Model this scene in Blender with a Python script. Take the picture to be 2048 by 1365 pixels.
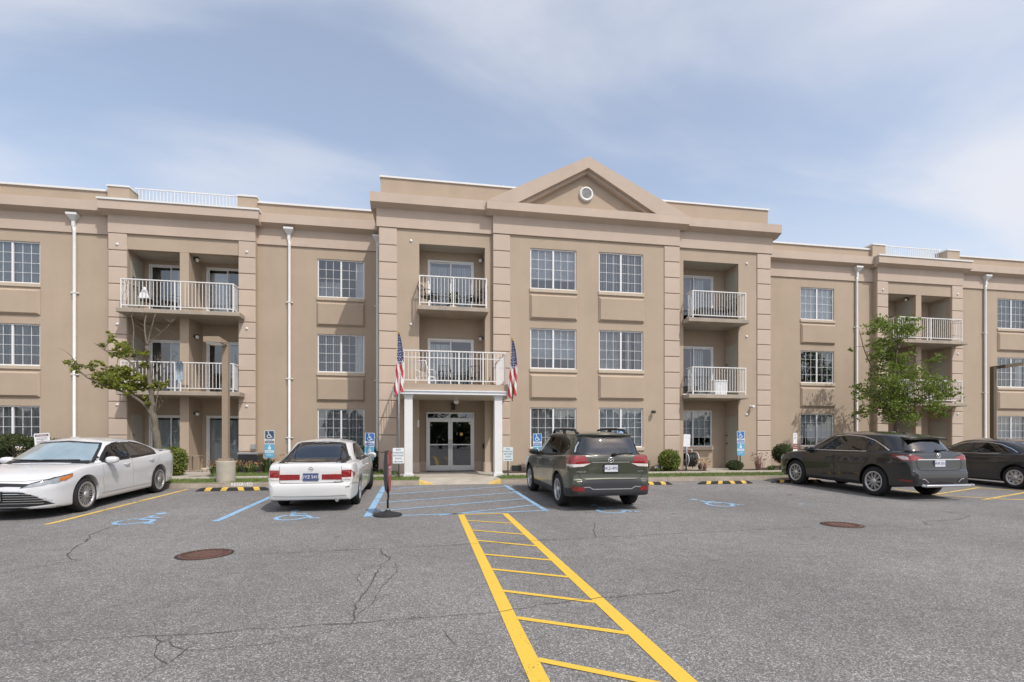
import bpy, bmesh, math, random
from mathutils import Vector, Matrix
from mathutils.bvhtree import BVHTree
R = math.radians
random.seed(7)
for o in list(bpy.data.objects): bpy.data.objects.remove(o)
scene = bpy.context.scene
COL = scene.collection

# ---------------------------------------------------------------- camera
# facade axes: X along the facade, Y towards the building, Z up, metres
YAW = math.atan(1000 / 5831); EYE = 1.38
cd = bpy.data.cameras.new('camera'); cam = bpy.data.objects.new('camera', cd); COL.objects.link(cam)
cam.location = (0, 0, EYE); cam.rotation_euler = (R(90), 0, -YAW)
cd.sensor_width = 36; cd.lens = 1000 / 2048 * 36; cd.shift_y = (882 - 682.5) / 2048
cd.clip_start = .05; cd.clip_end = 3000
scene.camera = cam

# ---------------------------------------------------------------- sun and sky
SUN_EL, SUN_AZ = R(54), R(31)          # sun stands behind the camera, 31 deg to the right of the facade's normal
sd = bpy.data.lights.new('sun', 'SUN'); sun = bpy.data.objects.new('sun', sd); COL.objects.link(sun)
to_sun = Vector((math.sin(SUN_AZ) * math.cos(SUN_EL), -math.cos(SUN_AZ) * math.cos(SUN_EL), math.sin(SUN_EL)))
sun.rotation_euler = to_sun.to_track_quat('Z', 'Y').to_euler()
sun.location = to_sun * 60
sd.energy = 3.15; sd.angle = R(.6); sd.color = (1, .965, .91)
W = bpy.data.worlds.new('World'); scene.world = W; W.use_nodes = True
nt = W.node_tree; nt.nodes.clear()
def N(tree, typ, **kw):
    n = tree.nodes.new(typ)
    for k, v in kw.items():
        if k in n.inputs: n.inputs[k].default_value = v
        else: setattr(n, k, v)
    return n
out = N(nt, 'ShaderNodeOutputWorld'); bg = N(nt, 'ShaderNodeBackground', Strength=.145)
sky = N(nt, 'ShaderNodeTexSky', sky_type='NISHITA', sun_disc=False, sun_elevation=SUN_EL,
        sun_rotation=math.atan2(to_sun.x, to_sun.y), altitude=10, air_density=1.0, dust_density=1.6, ozone_density=2.2)
tc = N(nt, 'ShaderNodeTexCoord'); sx = N(nt, 'ShaderNodeSeparateXYZ')
nt.links.new(tc.outputs['Generated'], sx.inputs[0])
dz = N(nt, 'ShaderNodeMath', operation='ADD'); dz.inputs[1].default_value = .22
nt.links.new(sx.outputs['Z'], dz.inputs[0])
mx = N(nt, 'ShaderNodeMath', operation='MAXIMUM'); mx.inputs[1].default_value = .05
nt.links.new(dz.outputs[0], mx.inputs[0])
cxy = N(nt, 'ShaderNodeCombineXYZ')
for i, ax in enumerate('XY'):
    d = N(nt, 'ShaderNodeMath', operation='DIVIDE')
    nt.links.new(sx.outputs[ax], d.inputs[0]); nt.links.new(mx.outputs[0], d.inputs[1]); nt.links.new(d.outputs[0], cxy.inputs[i])
mp = N(nt, 'ShaderNodeMapping'); mp.inputs['Rotation'].default_value = (0, 0, R(38)); mp.inputs['Scale'].default_value = (.72, 1.35, 1); mp.inputs['Location'].default_value = (3.1, 1.2, 0)
nt.links.new(cxy.outputs[0], mp.inputs[0])
n1 = N(nt, 'ShaderNodeTexNoise', Scale=1.15, Detail=7, Roughness=.52, Distortion=.35); nt.links.new(mp.outputs[0], n1.inputs['Vector'])
n2 = N(nt, 'ShaderNodeTexNoise', Scale=.55, Detail=3, Roughness=.5); nt.links.new(mp.outputs[0], n2.inputs['Vector'])
ad = N(nt, 'ShaderNodeMath', operation='MULTIPLY_ADD'); ad.inputs[1].default_value = .75
nt.links.new(n2.outputs['Fac'], ad.inputs[0]); nt.links.new(n1.outputs['Fac'], ad.inputs[2])
cr = N(nt, 'ShaderNodeMapRange', interpolation_type='SMOOTHSTEP'); cr.inputs['From Min'].default_value = .72; cr.inputs['From Max'].default_value = 1.05
cr.inputs['To Min'].default_value = .16; cr.inputs['To Max'].default_value = .92
nt.links.new(ad.outputs[0], cr.inputs['Value'])
hz = N(nt, 'ShaderNodeMapRange', interpolation_type='SMOOTHSTEP')   # thin veil of cloud thickening towards the horizon
hz.inputs['From Min'].default_value = .62; hz.inputs['From Max'].default_value = .0; hz.inputs['To Min'].default_value = .0; hz.inputs['To Max'].default_value = .75
nt.links.new(sx.outputs['Z'], hz.inputs['Value'])
am = N(nt, 'ShaderNodeMath', operation='MAXIMUM'); nt.links.new(cr.outputs[0], am.inputs[0]); nt.links.new(hz.outputs[0], am.inputs[1])
mixc = N(nt, 'ShaderNodeMixRGB'); mixc.inputs['Color2'].default_value = (5.75, 5.85, 6.3, 1)
gain = N(nt, 'ShaderNodeMixRGB', blend_type='MULTIPLY'); gain.inputs['Fac'].default_value = 1; gain.inputs['Color2'].default_value = (2.0, 1.74, 1.5, 1)
nt.links.new(sky.outputs[0], gain.inputs['Color1'])
nt.links.new(gain.outputs[0], mixc.inputs['Color1']); nt.links.new(am.outputs[0], mixc.inputs['Fac'])
nt.links.new(mixc.outputs[0], bg.inputs['Color']); nt.links.new(bg.outputs[0], out.inputs[0])
vs = scene.view_settings; vs.view_transform = 'Standard'; vs.look = 'None'; vs.gamma = 1; vs.exposure = 0; vs.use_curve_mapping = False

# ---------------------------------------------------------------- materials
MATS = {}
def mat(name, col, rough=.8, metal=0, var=.12, scale=6, bump=0, bscale=60, rnd=0, coat=0, col2=None, spec=.5, detail=5, streak=0, trans=0, weather=0):
    m = bpy.data.materials.new(name); m.use_nodes = True; t = m.node_tree
    b = t.nodes['Principled BSDF']; b.inputs['Roughness'].default_value = rough; b.inputs['Metallic'].default_value = metal
    b.inputs['Specular IOR Level'].default_value = spec
    if coat: b.inputs['Coat Weight'].default_value = coat; b.inputs['Coat Roughness'].default_value = .03
    c = tuple(col) + (1,)
    tcn = N(t, 'ShaderNodeTexCoord'); no = N(t, 'ShaderNodeTexNoise', Scale=scale, Detail=detail, Roughness=.6)
    if streak:
        mpp = N(t, 'ShaderNodeMapping'); mpp.inputs['Scale'].default_value = (1, 1, streak)
        t.links.new(tcn.outputs['Object'], mpp.inputs[0]); t.links.new(mpp.outputs[0], no.inputs['Vector'])
    else: t.links.new(tcn.outputs['Object'], no.inputs['Vector'])
    mr = N(t, 'ShaderNodeMapRange'); mr.inputs['From Min'].default_value = .3; mr.inputs['From Max'].default_value = .7
    t.links.new(no.outputs['Fac'], mr.inputs['Value'])
    mi = N(t, 'ShaderNodeMixRGB'); t.links.new(mr.outputs[0], mi.inputs['Fac'])
    if col2: mi.inputs['Color1'].default_value = c; mi.inputs['Color2'].default_value = tuple(col2) + (1,)
    else:
        mi.inputs['Color1'].default_value = tuple(x * (1 - var) for x in col) + (1,); mi.inputs['Color2'].default_value = tuple(min(1, x * (1 + var)) for x in col) + (1,)
    last = mi.outputs[0]
    if weather:                                              # faint rain streaks and patchy repainting
        ge = N(t, 'ShaderNodeNewGeometry'); m3 = N(t, 'ShaderNodeMapping'); m3.inputs['Scale'].default_value = (1.7, 1.7, .2); t.links.new(ge.outputs['Position'], m3.inputs[0])
        w1 = N(t, 'ShaderNodeTexNoise', Scale=1, Detail=4, Roughness=.65); t.links.new(m3.outputs[0], w1.inputs['Vector']); w2 = N(t, 'ShaderNodeTexNoise', Scale=.35, Detail=3); t.links.new(ge.outputs['Position'], w2.inputs['Vector'])
        wa = N(t, 'ShaderNodeMath', operation='ADD'); t.links.new(w1.outputs['Fac'], wa.inputs[0]); t.links.new(w2.outputs['Fac'], wa.inputs[1])
        wm = N(t, 'ShaderNodeMapRange'); wm.inputs['From Min'].default_value = .75; wm.inputs['From Max'].default_value = 1.25; wm.inputs['To Min'].default_value = 1 - weather; wm.inputs['To Max'].default_value = 1 + weather * .7; t.links.new(wa.outputs[0], wm.inputs['Value'])
        ws = N(t, 'ShaderNodeVectorMath', operation='SCALE'); t.links.new(last, ws.inputs[0]); t.links.new(wm.outputs[0], ws.inputs['Scale']); last = ws.outputs[0]
    if rnd:
        oi = N(t, 'ShaderNodeObjectInfo'); r2 = N(t, 'ShaderNodeMapRange'); r2.inputs['To Min'].default_value = 1 - rnd; r2.inputs['To Max'].default_value = 1 + rnd
        t.links.new(oi.outputs['Random'], r2.inputs['Value']); mu = N(t, 'ShaderNodeVectorMath', operation='SCALE')
        t.links.new(last, mu.inputs[0]); t.links.new(r2.outputs[0], mu.inputs['Scale']); last = mu.outputs[0]
    t.links.new(last, b.inputs['Base Color'])
    if bump:
        nb = N(t, 'ShaderNodeTexNoise', Scale=bscale, Detail=4, Roughness=.6); t.links.new(tcn.outputs['Object'], nb.inputs['Vector'])
        bu = N(t, 'ShaderNodeBump', Strength=bump, Distance=.01); t.links.new(nb.outputs['Fac'], bu.inputs['Height']); t.links.new(bu.outputs[0], b.inputs['Normal'])
    if trans: b.inputs['Transmission Weight'].default_value = trans
    MATS[name] = m; return m
mat('stucco', (.418, .332, .25), .92, var=.04, scale=1.1, bump=.35, bscale=90, weather=.05)
mat('stucco_trim', (.515, .415, .335), .92, var=.045, scale=1.3, bump=.3, bscale=90, rnd=.025, weather=.04)
mat('joint', (.24, .175, .125), .95, var=.08)
mat('sill', (.50, .42, .33), .9, var=.06, bump=.2)
mat('soffit', (.45, .41, .34), .85, var=.06)
mat('concrete', (.38, .345, .285), .93, var=.16, scale=3, bump=.4, bscale=45)
mat('slab', (.36, .31, .25), .93, var=.14, scale=2.5, bump=.35, bscale=45)
mat('kerb', (.34, .29, .235), .95, var=.18, scale=4, bump=.5, bscale=40)
mat('yellow_kerb', (.62, .44, .14), .8, var=.16, scale=7, bump=.3)
mat('white', (.72, .72, .71), .45, var=.03)
mat('white_rail', (.74, .73, .71), .4, var=.05, scale=3)
mat('white_vinyl', (.76, .76, .76), .35, var=.02)
mat('gutter', (.70, .72, .74), .4, var=.05)
mat('roof', (.3, .3, .3), .95)
mat('door_tan', (.42, .35, .26), .6, var=.03)
mat('door_grey', (.40, .385, .33), .6, var=.03)
mat('alu', (.62, .62, .62), .35, .6, var=.04)
mat('dark_metal', (.03, .03, .032), .5, .2, var=.1)
mat('black', (.012, .012, .013), .5, var=.1)
mat('galv', (.42, .43, .44), .45, .7, var=.12, scale=20)
mat('green_post', (.10, .16, .14), .6, var=.15)
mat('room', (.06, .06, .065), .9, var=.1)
mat('blind', (.62, .64, .66), .8, var=.05, rnd=.08)
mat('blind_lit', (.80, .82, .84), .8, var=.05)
mat('curtain', (.62, .61, .60), .9, var=.18, scale=9, streak=.15)
mat('mulch', (.055, .040, .030), 1, var=.5, scale=30, bump=1, bscale=50)
mat('soil_grass', (.075, .105, .03), 1, var=.35, scale=14, bump=.8, bscale=60)
mat('grass', (.105, .165, .035), .8, col2=(.20, .24, .07), scale=2.5)
mat('bark', (.15, .13, .10), .95, var=.3, scale=14, bump=.9, bscale=30, streak=.3)
mat('bark_dark', (.10, .08, .06), .95, var=.3, scale=14, bump=.8, bscale=30)
mat('lens', (.75, .75, .72), .15, var=.02)
mat('lamp_brown', (.30, .23, .165), .6, var=.06)
mat('lamp_bronze', (.13, .10, .065), .5, .3, var=.08)
mat('rubber', (.016, .016, .017), .85, var=.25, scale=9, bump=.2)
mat('stop_rubber', (.022, .022, .024), .8, var=.2)
mat('stop_yellow', (.62, .40, .07), .6, var=.1)
mat('letter_white', (.8, .8, .8), .5, var=.02)
mat('rust', (.115, .060, .045), .85, .2, var=.35, scale=25, bump=.6, bscale=80)
mat('sign_blue', (.035, .16, .42), .4, var=.06)
mat('sign_teal', (.10, .36, .55), .4, var=.06)
mat('sign_navy', (.03, .07, .13), .4, var=.08)
mat('sign_white', (.74, .75, .76), .4, var=.03)
mat('sign_pale', (.62, .70, .72), .4, var=.04)
mat('sign_ink', (.10, .16, .20), .6)
mat('sign_plum', (.16, .07, .09), .6)
mat('sign_red', (.29, .05, .052), .45, var=.05)
mat('flag_red', (.46, .05, .06), .8, var=.06)
mat('flag_white', (.72, .70, .68), .8, var=.04)
mat('flag_blue', (.035, .05, .16), .8, var=.06)
mat('gold', (.35, .25, .10), .4, .6)
mat('hose', (.02, .022, .02), .5)
mat('orange', (.62, .12, .03), .5)
mat('cushion', (.06, .06, .065), .9)
mat('plastic_white', (.76, .77, .78), .4)
mat('cloth_blue', (.16, .30, .46), .9, col2=(.7, .74, .78), scale=9)
mat('lamp_dark', (.05, .045, .04), .5)
mat('plant_green', (.075, .125, .03), .6, col2=(.13, .17, .04), scale=12)
mat('flower', (.42, .30, .10), .8, col2=(.30, .10, .08), scale=20)
mat('dry_twig', (.22, .14, .10), .9, col2=(.30, .16, .13), scale=15)
mat('terracotta', (.30, .12, .06), .8)
def leafmat(name, a, b, tr=.35):
    m = bpy.data.materials.new(name); m.use_nodes = True; t = m.node_tree; t.nodes.clear()
    o = N(t, 'ShaderNodeOutputMaterial'); tcn = N(t, 'ShaderNodeTexCoord')
    no = N(t, 'ShaderNodeTexNoise', Scale=3.2, Detail=4, Roughness=.7); t.links.new(tcn.outputs['Object'], no.inputs['Vector'])
    mr = N(t, 'ShaderNodeMapRange'); mr.inputs['From Min'].default_value = .32; mr.inputs['From Max'].default_value = .68; t.links.new(no.outputs['Fac'], mr.inputs['Value'])
    mi = N(t, 'ShaderNodeMixRGB'); mi.inputs['Color1'].default_value = tuple(a) + (1,); mi.inputs['Color2'].default_value = tuple(b) + (1,); t.links.new(mr.outputs[0], mi.inputs['Fac'])
    d = N(t, 'ShaderNodeBsdfPrincipled', Roughness=.55); tl = N(t, 'ShaderNodeBsdfTranslucent'); ms = N(t, 'ShaderNodeMixShader', Fac=tr)
    t.links.new(mi.outputs[0], d.inputs['Base Color']); t.links.new(mi.outputs[0], tl.inputs['Color'])
    t.links.new(d.outputs[0], ms.inputs[1]); t.links.new(tl.outputs[0], ms.inputs[2]); t.links.new(ms.outputs[0], o.inputs[0]); MATS[name] = m
leafmat('leaf_tree', (.12, .18, .026), (.22, .28, .055), .4)
leafmat('leaf_left', (.20, .235, .035), (.32, .335, .075), .45)
leafmat('leaf_shrub', (.09, .135, .018), (.23, .27, .04), .25)
leafmat('leaf_dark', (.030, .055, .014), (.085, .11, .03), .2)
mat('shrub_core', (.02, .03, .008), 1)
def glassmat(name, tint=.86, refl=1.5, base=.06, gcol=(.86, .9, .95)):
    m = bpy.data.materials.new(name); m.use_nodes = True; t = m.node_tree; t.nodes.clear()
    o = N(t, 'ShaderNodeOutputMaterial'); f = N(t, 'ShaderNodeFresnel', IOR=1.5)
    ma = N(t, 'ShaderNodeMath', operation='MULTIPLY_ADD', use_clamp=True); ma.inputs[1].default_value = refl; ma.inputs[2].default_value = base
    tr = N(t, 'ShaderNodeBsdfTransparent'); tr.inputs[0].default_value = (tint * .97, tint, tint, 1)
    gl = N(t, 'ShaderNodeBsdfGlossy', Roughness=.015); gl.inputs['Color'].default_value = tuple(gcol) + (1,)
    tcn = N(t, 'ShaderNodeTexCoord'); nb = N(t, 'ShaderNodeTexNoise', Scale=1.6, Detail=1); t.links.new(tcn.outputs['Object'], nb.inputs['Vector'])
    bu = N(t, 'ShaderNodeBump', Strength=.03, Distance=.1); t.links.new(nb.outputs['Fac'], bu.inputs['Height']); t.links.new(bu.outputs[0], gl.inputs['Normal'])
    ms = N(t, 'ShaderNodeMixShader'); t.links.new(f.outputs[0], ma.inputs[0]); t.links.new(ma.outputs[0], ms.inputs[0])
    t.links.new(tr.outputs[0], ms.inputs[1]); t.links.new(gl.outputs[0], ms.inputs[2]); t.links.new(ms.outputs[0], o.inputs[0]); MATS[name] = m
glassmat('glass', .86, 1.6, .09)
glassmat('door_glass', .6, 1.8, .10)
# car materials
def paint(name, col, metal=0., rough=.32, flake=.0):
    m = mat(name, col, rough, metal, var=.03, scale=2, coat=1.0, spec=.5)
    return m
paint('paint_white', (.64, .65, .665)); paint('paint_old_white', (.60, .60, .59), rough=.4)
paint('paint_green', (.057, .062, .041), .3, .32); paint('paint_black', (.011, .0105, .0105), .0, .35); paint('paint_char', (.017, .017, .018), .1, .35)
glassmat('car_glass', .40, 1.5, .05); glassmat('car_glass_light', .68, 1.4, .04); glassmat('car_glass_rear', .52, 1.5, .06)
mat('seat_grey', (.07, .07, .075), .9); mat('seat_light', (.26, .25, .20), .9)
mat('trim_black', (.014, .014, .015), .45)
mat('trim_grey', (.026, .026, .03), .6, var=.08)
mat('chrome', (.72, .72, .72), .18, .9, var=.03)
mat('alloy', (.55, .55, .56), .3, .75, var=.05)
mat('alloy_dark', (.06, .06, .062), .35, .6)
mat('tail_red', (.24, .012, .014), .12, coat=1, var=.2, scale=14)
mat('tail_dark_red', (.20, .010, .012), .12, coat=1, var=.2, scale=14)
mat('tail_clear', (.66, .60, .58), .12, coat=1, var=.12, scale=20)
mat('head_clear', (.27, .29, .31), .1, coat=1, var=.25, scale=16)
mat('amber', (.50, .16, .035), .15, coat=1, var=.2, scale=16)
mat('gap', (.02, .02, .02), .9)
mat('gap_light', (.30, .30, .30), .9)
mat('plate_blue', (.07, .09, .20), .4, var=.05); mat('plate_white', (.62, .63, .68), .4, var=.05)
mat('sunshade', (.26, .36, .40), .12, col2=(.42, .50, .52), scale=1.6, coat=.8, metal=.35)

# asphalt: coloured aggregate, wear and old patches
def asphalt():
    m = bpy.data.materials.new('asphalt'); m.use_nodes = True; t = m.node_tree; b = t.nodes['Principled BSDF']; b.inputs['Roughness'].default_value = .93
    b.inputs['Specular IOR Level'].default_value = .3
    tcn = N(t, 'ShaderNodeTexCoord')
    def noise(sc, de=4, ro=.6):
        n = N(t, 'ShaderNodeTexNoise', Scale=sc, Detail=de, Roughness=ro); t.links.new(tcn.outputs['Object'], n.inputs['Vector']); return n
    v = N(t, 'ShaderNodeTexVoronoi', Scale=125, Randomness=1); t.links.new(tcn.outputs['Object'], v.inputs['Vector'])
    sp = N(t, 'ShaderNodeSeparateColor'); t.links.new(v.outputs['Color'], sp.inputs[0])
    r1 = N(t, 'ShaderNodeValToRGB'); e = r1.color_ramp.elements
    e[0].position = 0; e[0].color = (.10, .095, .092, 1); e[1].position = 1; e[1].color = (.40, .39, .38, 1)
    for p, c in ((.35, .135), (.7, .185), (.88, .27)):
        q = e.new(p); q.color = (c * 1.04, c, c * .965, 1)
    t.links.new(sp.outputs[0], r1.inputs[0])
    big = noise(.35, 5, .55); mr = N(t, 'ShaderNodeMapRange'); mr.inputs['From Min'].default_value = .3; mr.inputs['From Max'].default_value = .7; mr.inputs['To Min'].default_value = .82; mr.inputs['To Max'].default_value = 1.16
    t.links.new(big.outputs['Fac'], mr.inputs['Value'])
    mid = noise(4.5, 5, .7); m2 = N(t, 'ShaderNodeMapRange'); m2.inputs['From Min'].default_value = .3; m2.inputs['From Max'].default_value = .7; m2.inputs['To Min'].default_value = .88; m2.inputs['To Max'].default_value = 1.12
    t.links.new(mid.outputs['Fac'], m2.inputs['Value'])
    mm = N(t, 'ShaderNodeMath', operation='MULTIPLY'); t.links.new(mr.outputs[0], mm.inputs[0]); t.links.new(m2.outputs[0], mm.inputs[1])
    sc = N(t, 'ShaderNodeVectorMath', operation='SCALE'); t.links.new(r1.outputs[0], sc.inputs[0]); t.links.new(mm.outputs[0], sc.inputs['Scale'])
    t.links.new(sc.outputs[0], b.inputs['Base Color'])
    nb = noise(120, 3); bu = N(t, 'ShaderNodeBump', Strength=.5, Distance=.006); t.links.new(nb.outputs['Fac'], bu.inputs['Height']); t.links.new(bu.outputs[0], b.inputs['Normal'])
    MATS['asphalt'] = m
asphalt()
def roadpaint(name, col, keep=.5, sc=38):
    m = bpy.data.materials.new(name); m.use_nodes = True; t = m.node_tree; b = t.nodes['Principled BSDF']; o = t.nodes['Material Output']; b.inputs['Roughness'].default_value = .75
    tcn = N(t, 'ShaderNodeTexCoord'); n1 = N(t, 'ShaderNodeTexNoise', Scale=sc, Detail=5, Roughness=.75); n2 = N(t, 'ShaderNodeTexNoise', Scale=2.2, Detail=3)
    for n in (n1, n2): t.links.new(tcn.outputs['Object'], n.inputs['Vector'])
    a = N(t, 'ShaderNodeMath', operation='MULTIPLY_ADD'); a.inputs[1].default_value = .7; t.links.new(n2.outputs['Fac'], a.inputs[0]); t.links.new(n1.outputs['Fac'], a.inputs[2])
    mr = N(t, 'ShaderNodeMapRange'); mr.inputs['From Min'].default_value = 1.17 - keep; mr.inputs['From Max'].default_value = 1.27 - keep; t.links.new(a.outputs[0], mr.inputs['Value'])
    mi = N(t, 'ShaderNodeMixRGB'); mi.inputs['Color1'].default_value = tuple(x * .86 for x in col) + (1,); mi.inputs['Color2'].default_value = tuple(min(1, x * 1.1) for x in col) + (1,); t.links.new(n1.outputs['Fac'], mi.inputs['Fac']); t.links.new(mi.outputs[0], b.inputs['Base Color'])
    tr = N(t, 'ShaderNodeBsdfTransparent'); ms = N(t, 'ShaderNodeMixShader'); t.links.new(mr.outputs[0], ms.inputs[0]); t.links.new(tr.outputs[0], ms.inputs[1]); t.links.new(b.outputs[0], ms.inputs[2]); t.links.new(ms.outputs[0], o.inputs[0]); MATS[name] = m
roadpaint('line_yellow', (.66, .43, .05), .62); roadpaint('line_yellow_worn', (.62, .43, .10), .50); roadpaint('line_blue', (.25, .42, .60), .50); roadpaint('line_blue_faint', (.30, .42, .54), .27); roadpaint('crack', (.055, .053, .051), .56, 20); roadpaint('oil', (.055, .053, .052), .20, 9)

# ---------------------------------------------------------------- mesh helpers
class MB:
    def __init__(s): s.v = []; s.f = []; s.m = []; s.sm = []
    def add(s, vs_, fs, mi=0, smooth=False):
        k = len(s.v); s.v += [tuple(p) for p in vs_]
        for f in fs: s.f.append([i + k for i in f]); s.m.append(mi); s.sm.append(smooth)
        return s
    def box(s, x0, x1, y0, y1, z0, z1, mi=0):
        return s.add([(x0, y0, z0), (x1, y0, z0), (x1, y1, z0), (x0, y1, z0), (x0, y0, z1), (x1, y0, z1), (x1, y1, z1), (x0, y1, z1)],
                     [(0, 3, 2, 1), (4, 5, 6, 7), (0, 1, 5, 4), (1, 2, 6, 5), (2, 3, 7, 6), (3, 0, 4, 7)], mi)
    def bbox(s, x0, x1, y0, y1, z0, z1, b=.01, mi=0):      # box with a chamfered front (low Y) face
        return s.add([(x0, y0 + b, z0), (x1, y0 + b, z0), (x1, y0 + b, z1), (x0, y0 + b, z1), (x0 + b, y0, z0 + b), (x1 - b, y0, z0 + b), (x1 - b, y0, z1 - b), (x0 + b, y0, z1 - b),
                      (x0, y1, z0), (x1, y1, z0), (x1, y1, z1), (x0, y1, z1)],
                     [(4, 5, 6, 7), (0, 1, 5, 4), (1, 2, 6, 5), (2, 3, 7, 6), (3, 0, 4, 7), (0, 8, 9, 1), (1, 9, 10, 2), (2, 10, 11, 3), (3, 11, 8, 0), (8, 11, 10, 9)], mi)
    def quad(s, a, b, c, d, mi=0): return s.add([a, b, c, d], [(0, 1, 2, 3)], mi)
    def prism(s, pts, y0, y1, mi=0):                        # polygon in XZ extruded along Y
        n = len(pts)
        return s.add([(x, y0, z) for x, z in pts] + [(x, y1, z) for x, z in pts], [tuple(range(n)), tuple(range(2 * n - 1, n - 1, -1))] + [(i, i + n, (i + 1) % n + n, (i + 1) % n) for i in range(n)], mi)
    def xprism(s, pts, x0, x1, mi=0):                        # polygon in YZ extruded along X
        n = len(pts)
        return s.add([(x0, y, z) for y, z in pts] + [(x1, y, z) for y, z in pts], [tuple(range(n)), tuple(range(2 * n - 1, n - 1, -1))] + [(i, i + n, (i + 1) % n + n, (i + 1) % n) for i in range(n)], mi)
    def tube(s, pts, rad, n=8, mi=0, cap=True):
        pts = [Vector(p) for p in pts]; k0 = len(s.v); u = None
        for i, p in enumerate(pts):
            d = (pts[min(i + 1, len(pts) - 1)] - pts[max(i - 1, 0)]).normalized()
            if u is None: u = d.orthogonal().normalized()
            u = (u - d * u.dot(d)).normalized(); w = d.cross(u); r = rad[i] if hasattr(rad, '__len__') else rad
            s.v += [tuple(p + (u * math.cos(a) + w * math.sin(a)) * r) for a in (2 * math.pi * j / n for j in range(n))]
        for i in range(len(pts) - 1):
            for j in range(n):
                a = k0 + i * n; s.f.append([a + j, a + (j + 1) % n, a + n + (j + 1) % n, a + n + j]); s.m.append(mi); s.sm.append(True)
        if cap:
            s.f.append([k0 + j for j in range(n)][::-1]); s.m.append(mi); s.sm.append(False)
            e = k0 + (len(pts) - 1) * n; s.f.append([e + j for j in range(n)]); s.m.append(mi); s.sm.append(False)
        return s
    def lathe(s, prof, c=(0, 0, 0), axis='Z', n=20, mi=0, smooth=True):   # profile of (radius, height)
        k = len(s.v); c = Vector(c)
        for r, h in prof:
            for j in range(n):
                a = 2 * math.pi * j / n; q = (r * math.cos(a), r * math.sin(a), h)
                if axis == 'Y': q = (q[0], q[2], q[1])
                if axis == 'X': q = (q[2], q[0], q[1])
                s.v.append(tuple(c + Vector(q)))
        for i in range(len(prof) - 1):
            for j in range(n):
                a = k + i * n; s.f.append([a + j, a + (j + 1) % n, a + n + (j + 1) % n, a + n + j]); s.m.append(mi); s.sm.append(smooth)
        return s
    def mesh(s, name, mats, fix=True):
        me = bpy.data.meshes.new(name); me.from_pydata(s.v, [], s.f)
        for m_ in (mats if isinstance(mats, (list, tuple)) else [mats]): me.materials.append(MATS[m_])
        me.polygons.foreach_set('material_index', s.m); me.polygons.foreach_set('use_smooth', s.sm)
        if fix:
            bm = bmesh.new(); bm.from_mesh(me); bmesh.ops.recalc_face_normals(bm, faces=bm.faces); bm.to_mesh(me); bm.free()
        me.update(); return me
    def build(s, name, mats, parent=None, world=True, loc=None, fix=True):
        if parent is not None and world:
            o = base_of(parent); s.v = [(x - o[0], y - o[1], z - o[2]) for x, y, z in s.v]
        return link(name, s.mesh(name, mats, fix), parent, loc)
BASE = {}
def base_of(p): return BASE.get(p, (0, 0, 0))
def link(name, me, parent=None, loc=None):
    o = bpy.data.objects.new(name, me); COL.objects.link(o)
    if parent is not None: o.parent = parent; BASE[o] = base_of(parent)
    if loc: o.location = loc
    return o
def tag(o, label=None, cat=None, group=None, kind=None):
    if label: o['label'] = label
    if cat: o['category'] = cat
    if group: o['group'] = group
    if kind: o['kind'] = kind
    return o
def thing(name, loc, label, cat, group=None):
    o = bpy.data.objects.new(name, None); COL.objects.link(o); o.location = loc; o.empty_display_size = .2; BASE[o] = tuple(loc)
    return tag(o, label, cat, group)
_txt = {}
def textmb(s_, size, mb, mapf, mi=0):                        # flat lettering: mapf((x, y)) -> 3D point; centred
    if s_ not in _txt:
        cu = bpy.data.curves.new('t', 'FONT'); cu.body = s_; cu.align_x = 'CENTER'; cu.align_y = 'CENTER'; cu.resolution_u = 2; cu.offset = .012
        ob = bpy.data.objects.new('t', cu); COL.objects.link(ob); bpy.context.view_layer.update()
        me = bpy.data.meshes.new_from_object(ob.evaluated_get(bpy.context.evaluated_depsgraph_get()))
        _txt[s_] = ([tuple(v.co[:2]) for v in me.vertices], [tuple(p.vertices) for p in me.polygons])
        bpy.data.objects.remove(ob); bpy.data.curves.remove(cu); bpy.data.meshes.remove(me)
    v, f = _txt[s_]; mb.add([mapf(x * size, y * size) for x, y in v], f, mi)
def g(Y): return .026 * max(0., Y - 9.6)                     # the lot rises gently towards the kerb
DECK = .27                                                   # level of lawn, walk and entrance floor
# ================================================================ ground
def pix(x, y, z=None):                                       # a direction of the photograph met with the ground (or with a level z)
    u = (x - 1024) / 1000; w = (882 - y) / 1000; S, C = math.sin(YAW), math.cos(YAW); d = (S + u * C, C - u * S)
    lo, hi = .3, 300.
    for _ in range(60):
        m_ = (lo + hi) / 2
        if EYE + w * m_ > (g(d[1] * m_) if z is None else z): lo = m_
        else: hi = m_
    return (d[0] * lo, d[1] * lo)
KY = 14.4
b = MB(); ys = [-160, -40, -10, 0, 4, 7, 9.6, 11, 12.5, KY]; xs = [-160, -60, -30, -15, 0, 15, 30, 60, 160]
b.v = [(x, y, g(y)) for y in ys for x in xs]; n = len(xs)
for j in range(len(ys) - 1):
    for i in range(n - 1): b.f.append([j * n + i, j * n + i + 1, j * n + n + i + 1, j * n + n + i]); b.m.append(0); b.sm.append(False)
lot = tag(b.build('parking_lot', 'asphalt'), kind='structure')
b = MB(); b.quad((-400, 15.4, .235), (400, 15.4, .235), (400, 700, .235), (-400, 700, .235)); b.quad((-400, -700, -.05), (400, -700, -.05), (400, KY, -.05), (-400, KY, -.05))
tag(b.build('ground', 'soil_grass'), kind='structure')

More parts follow.
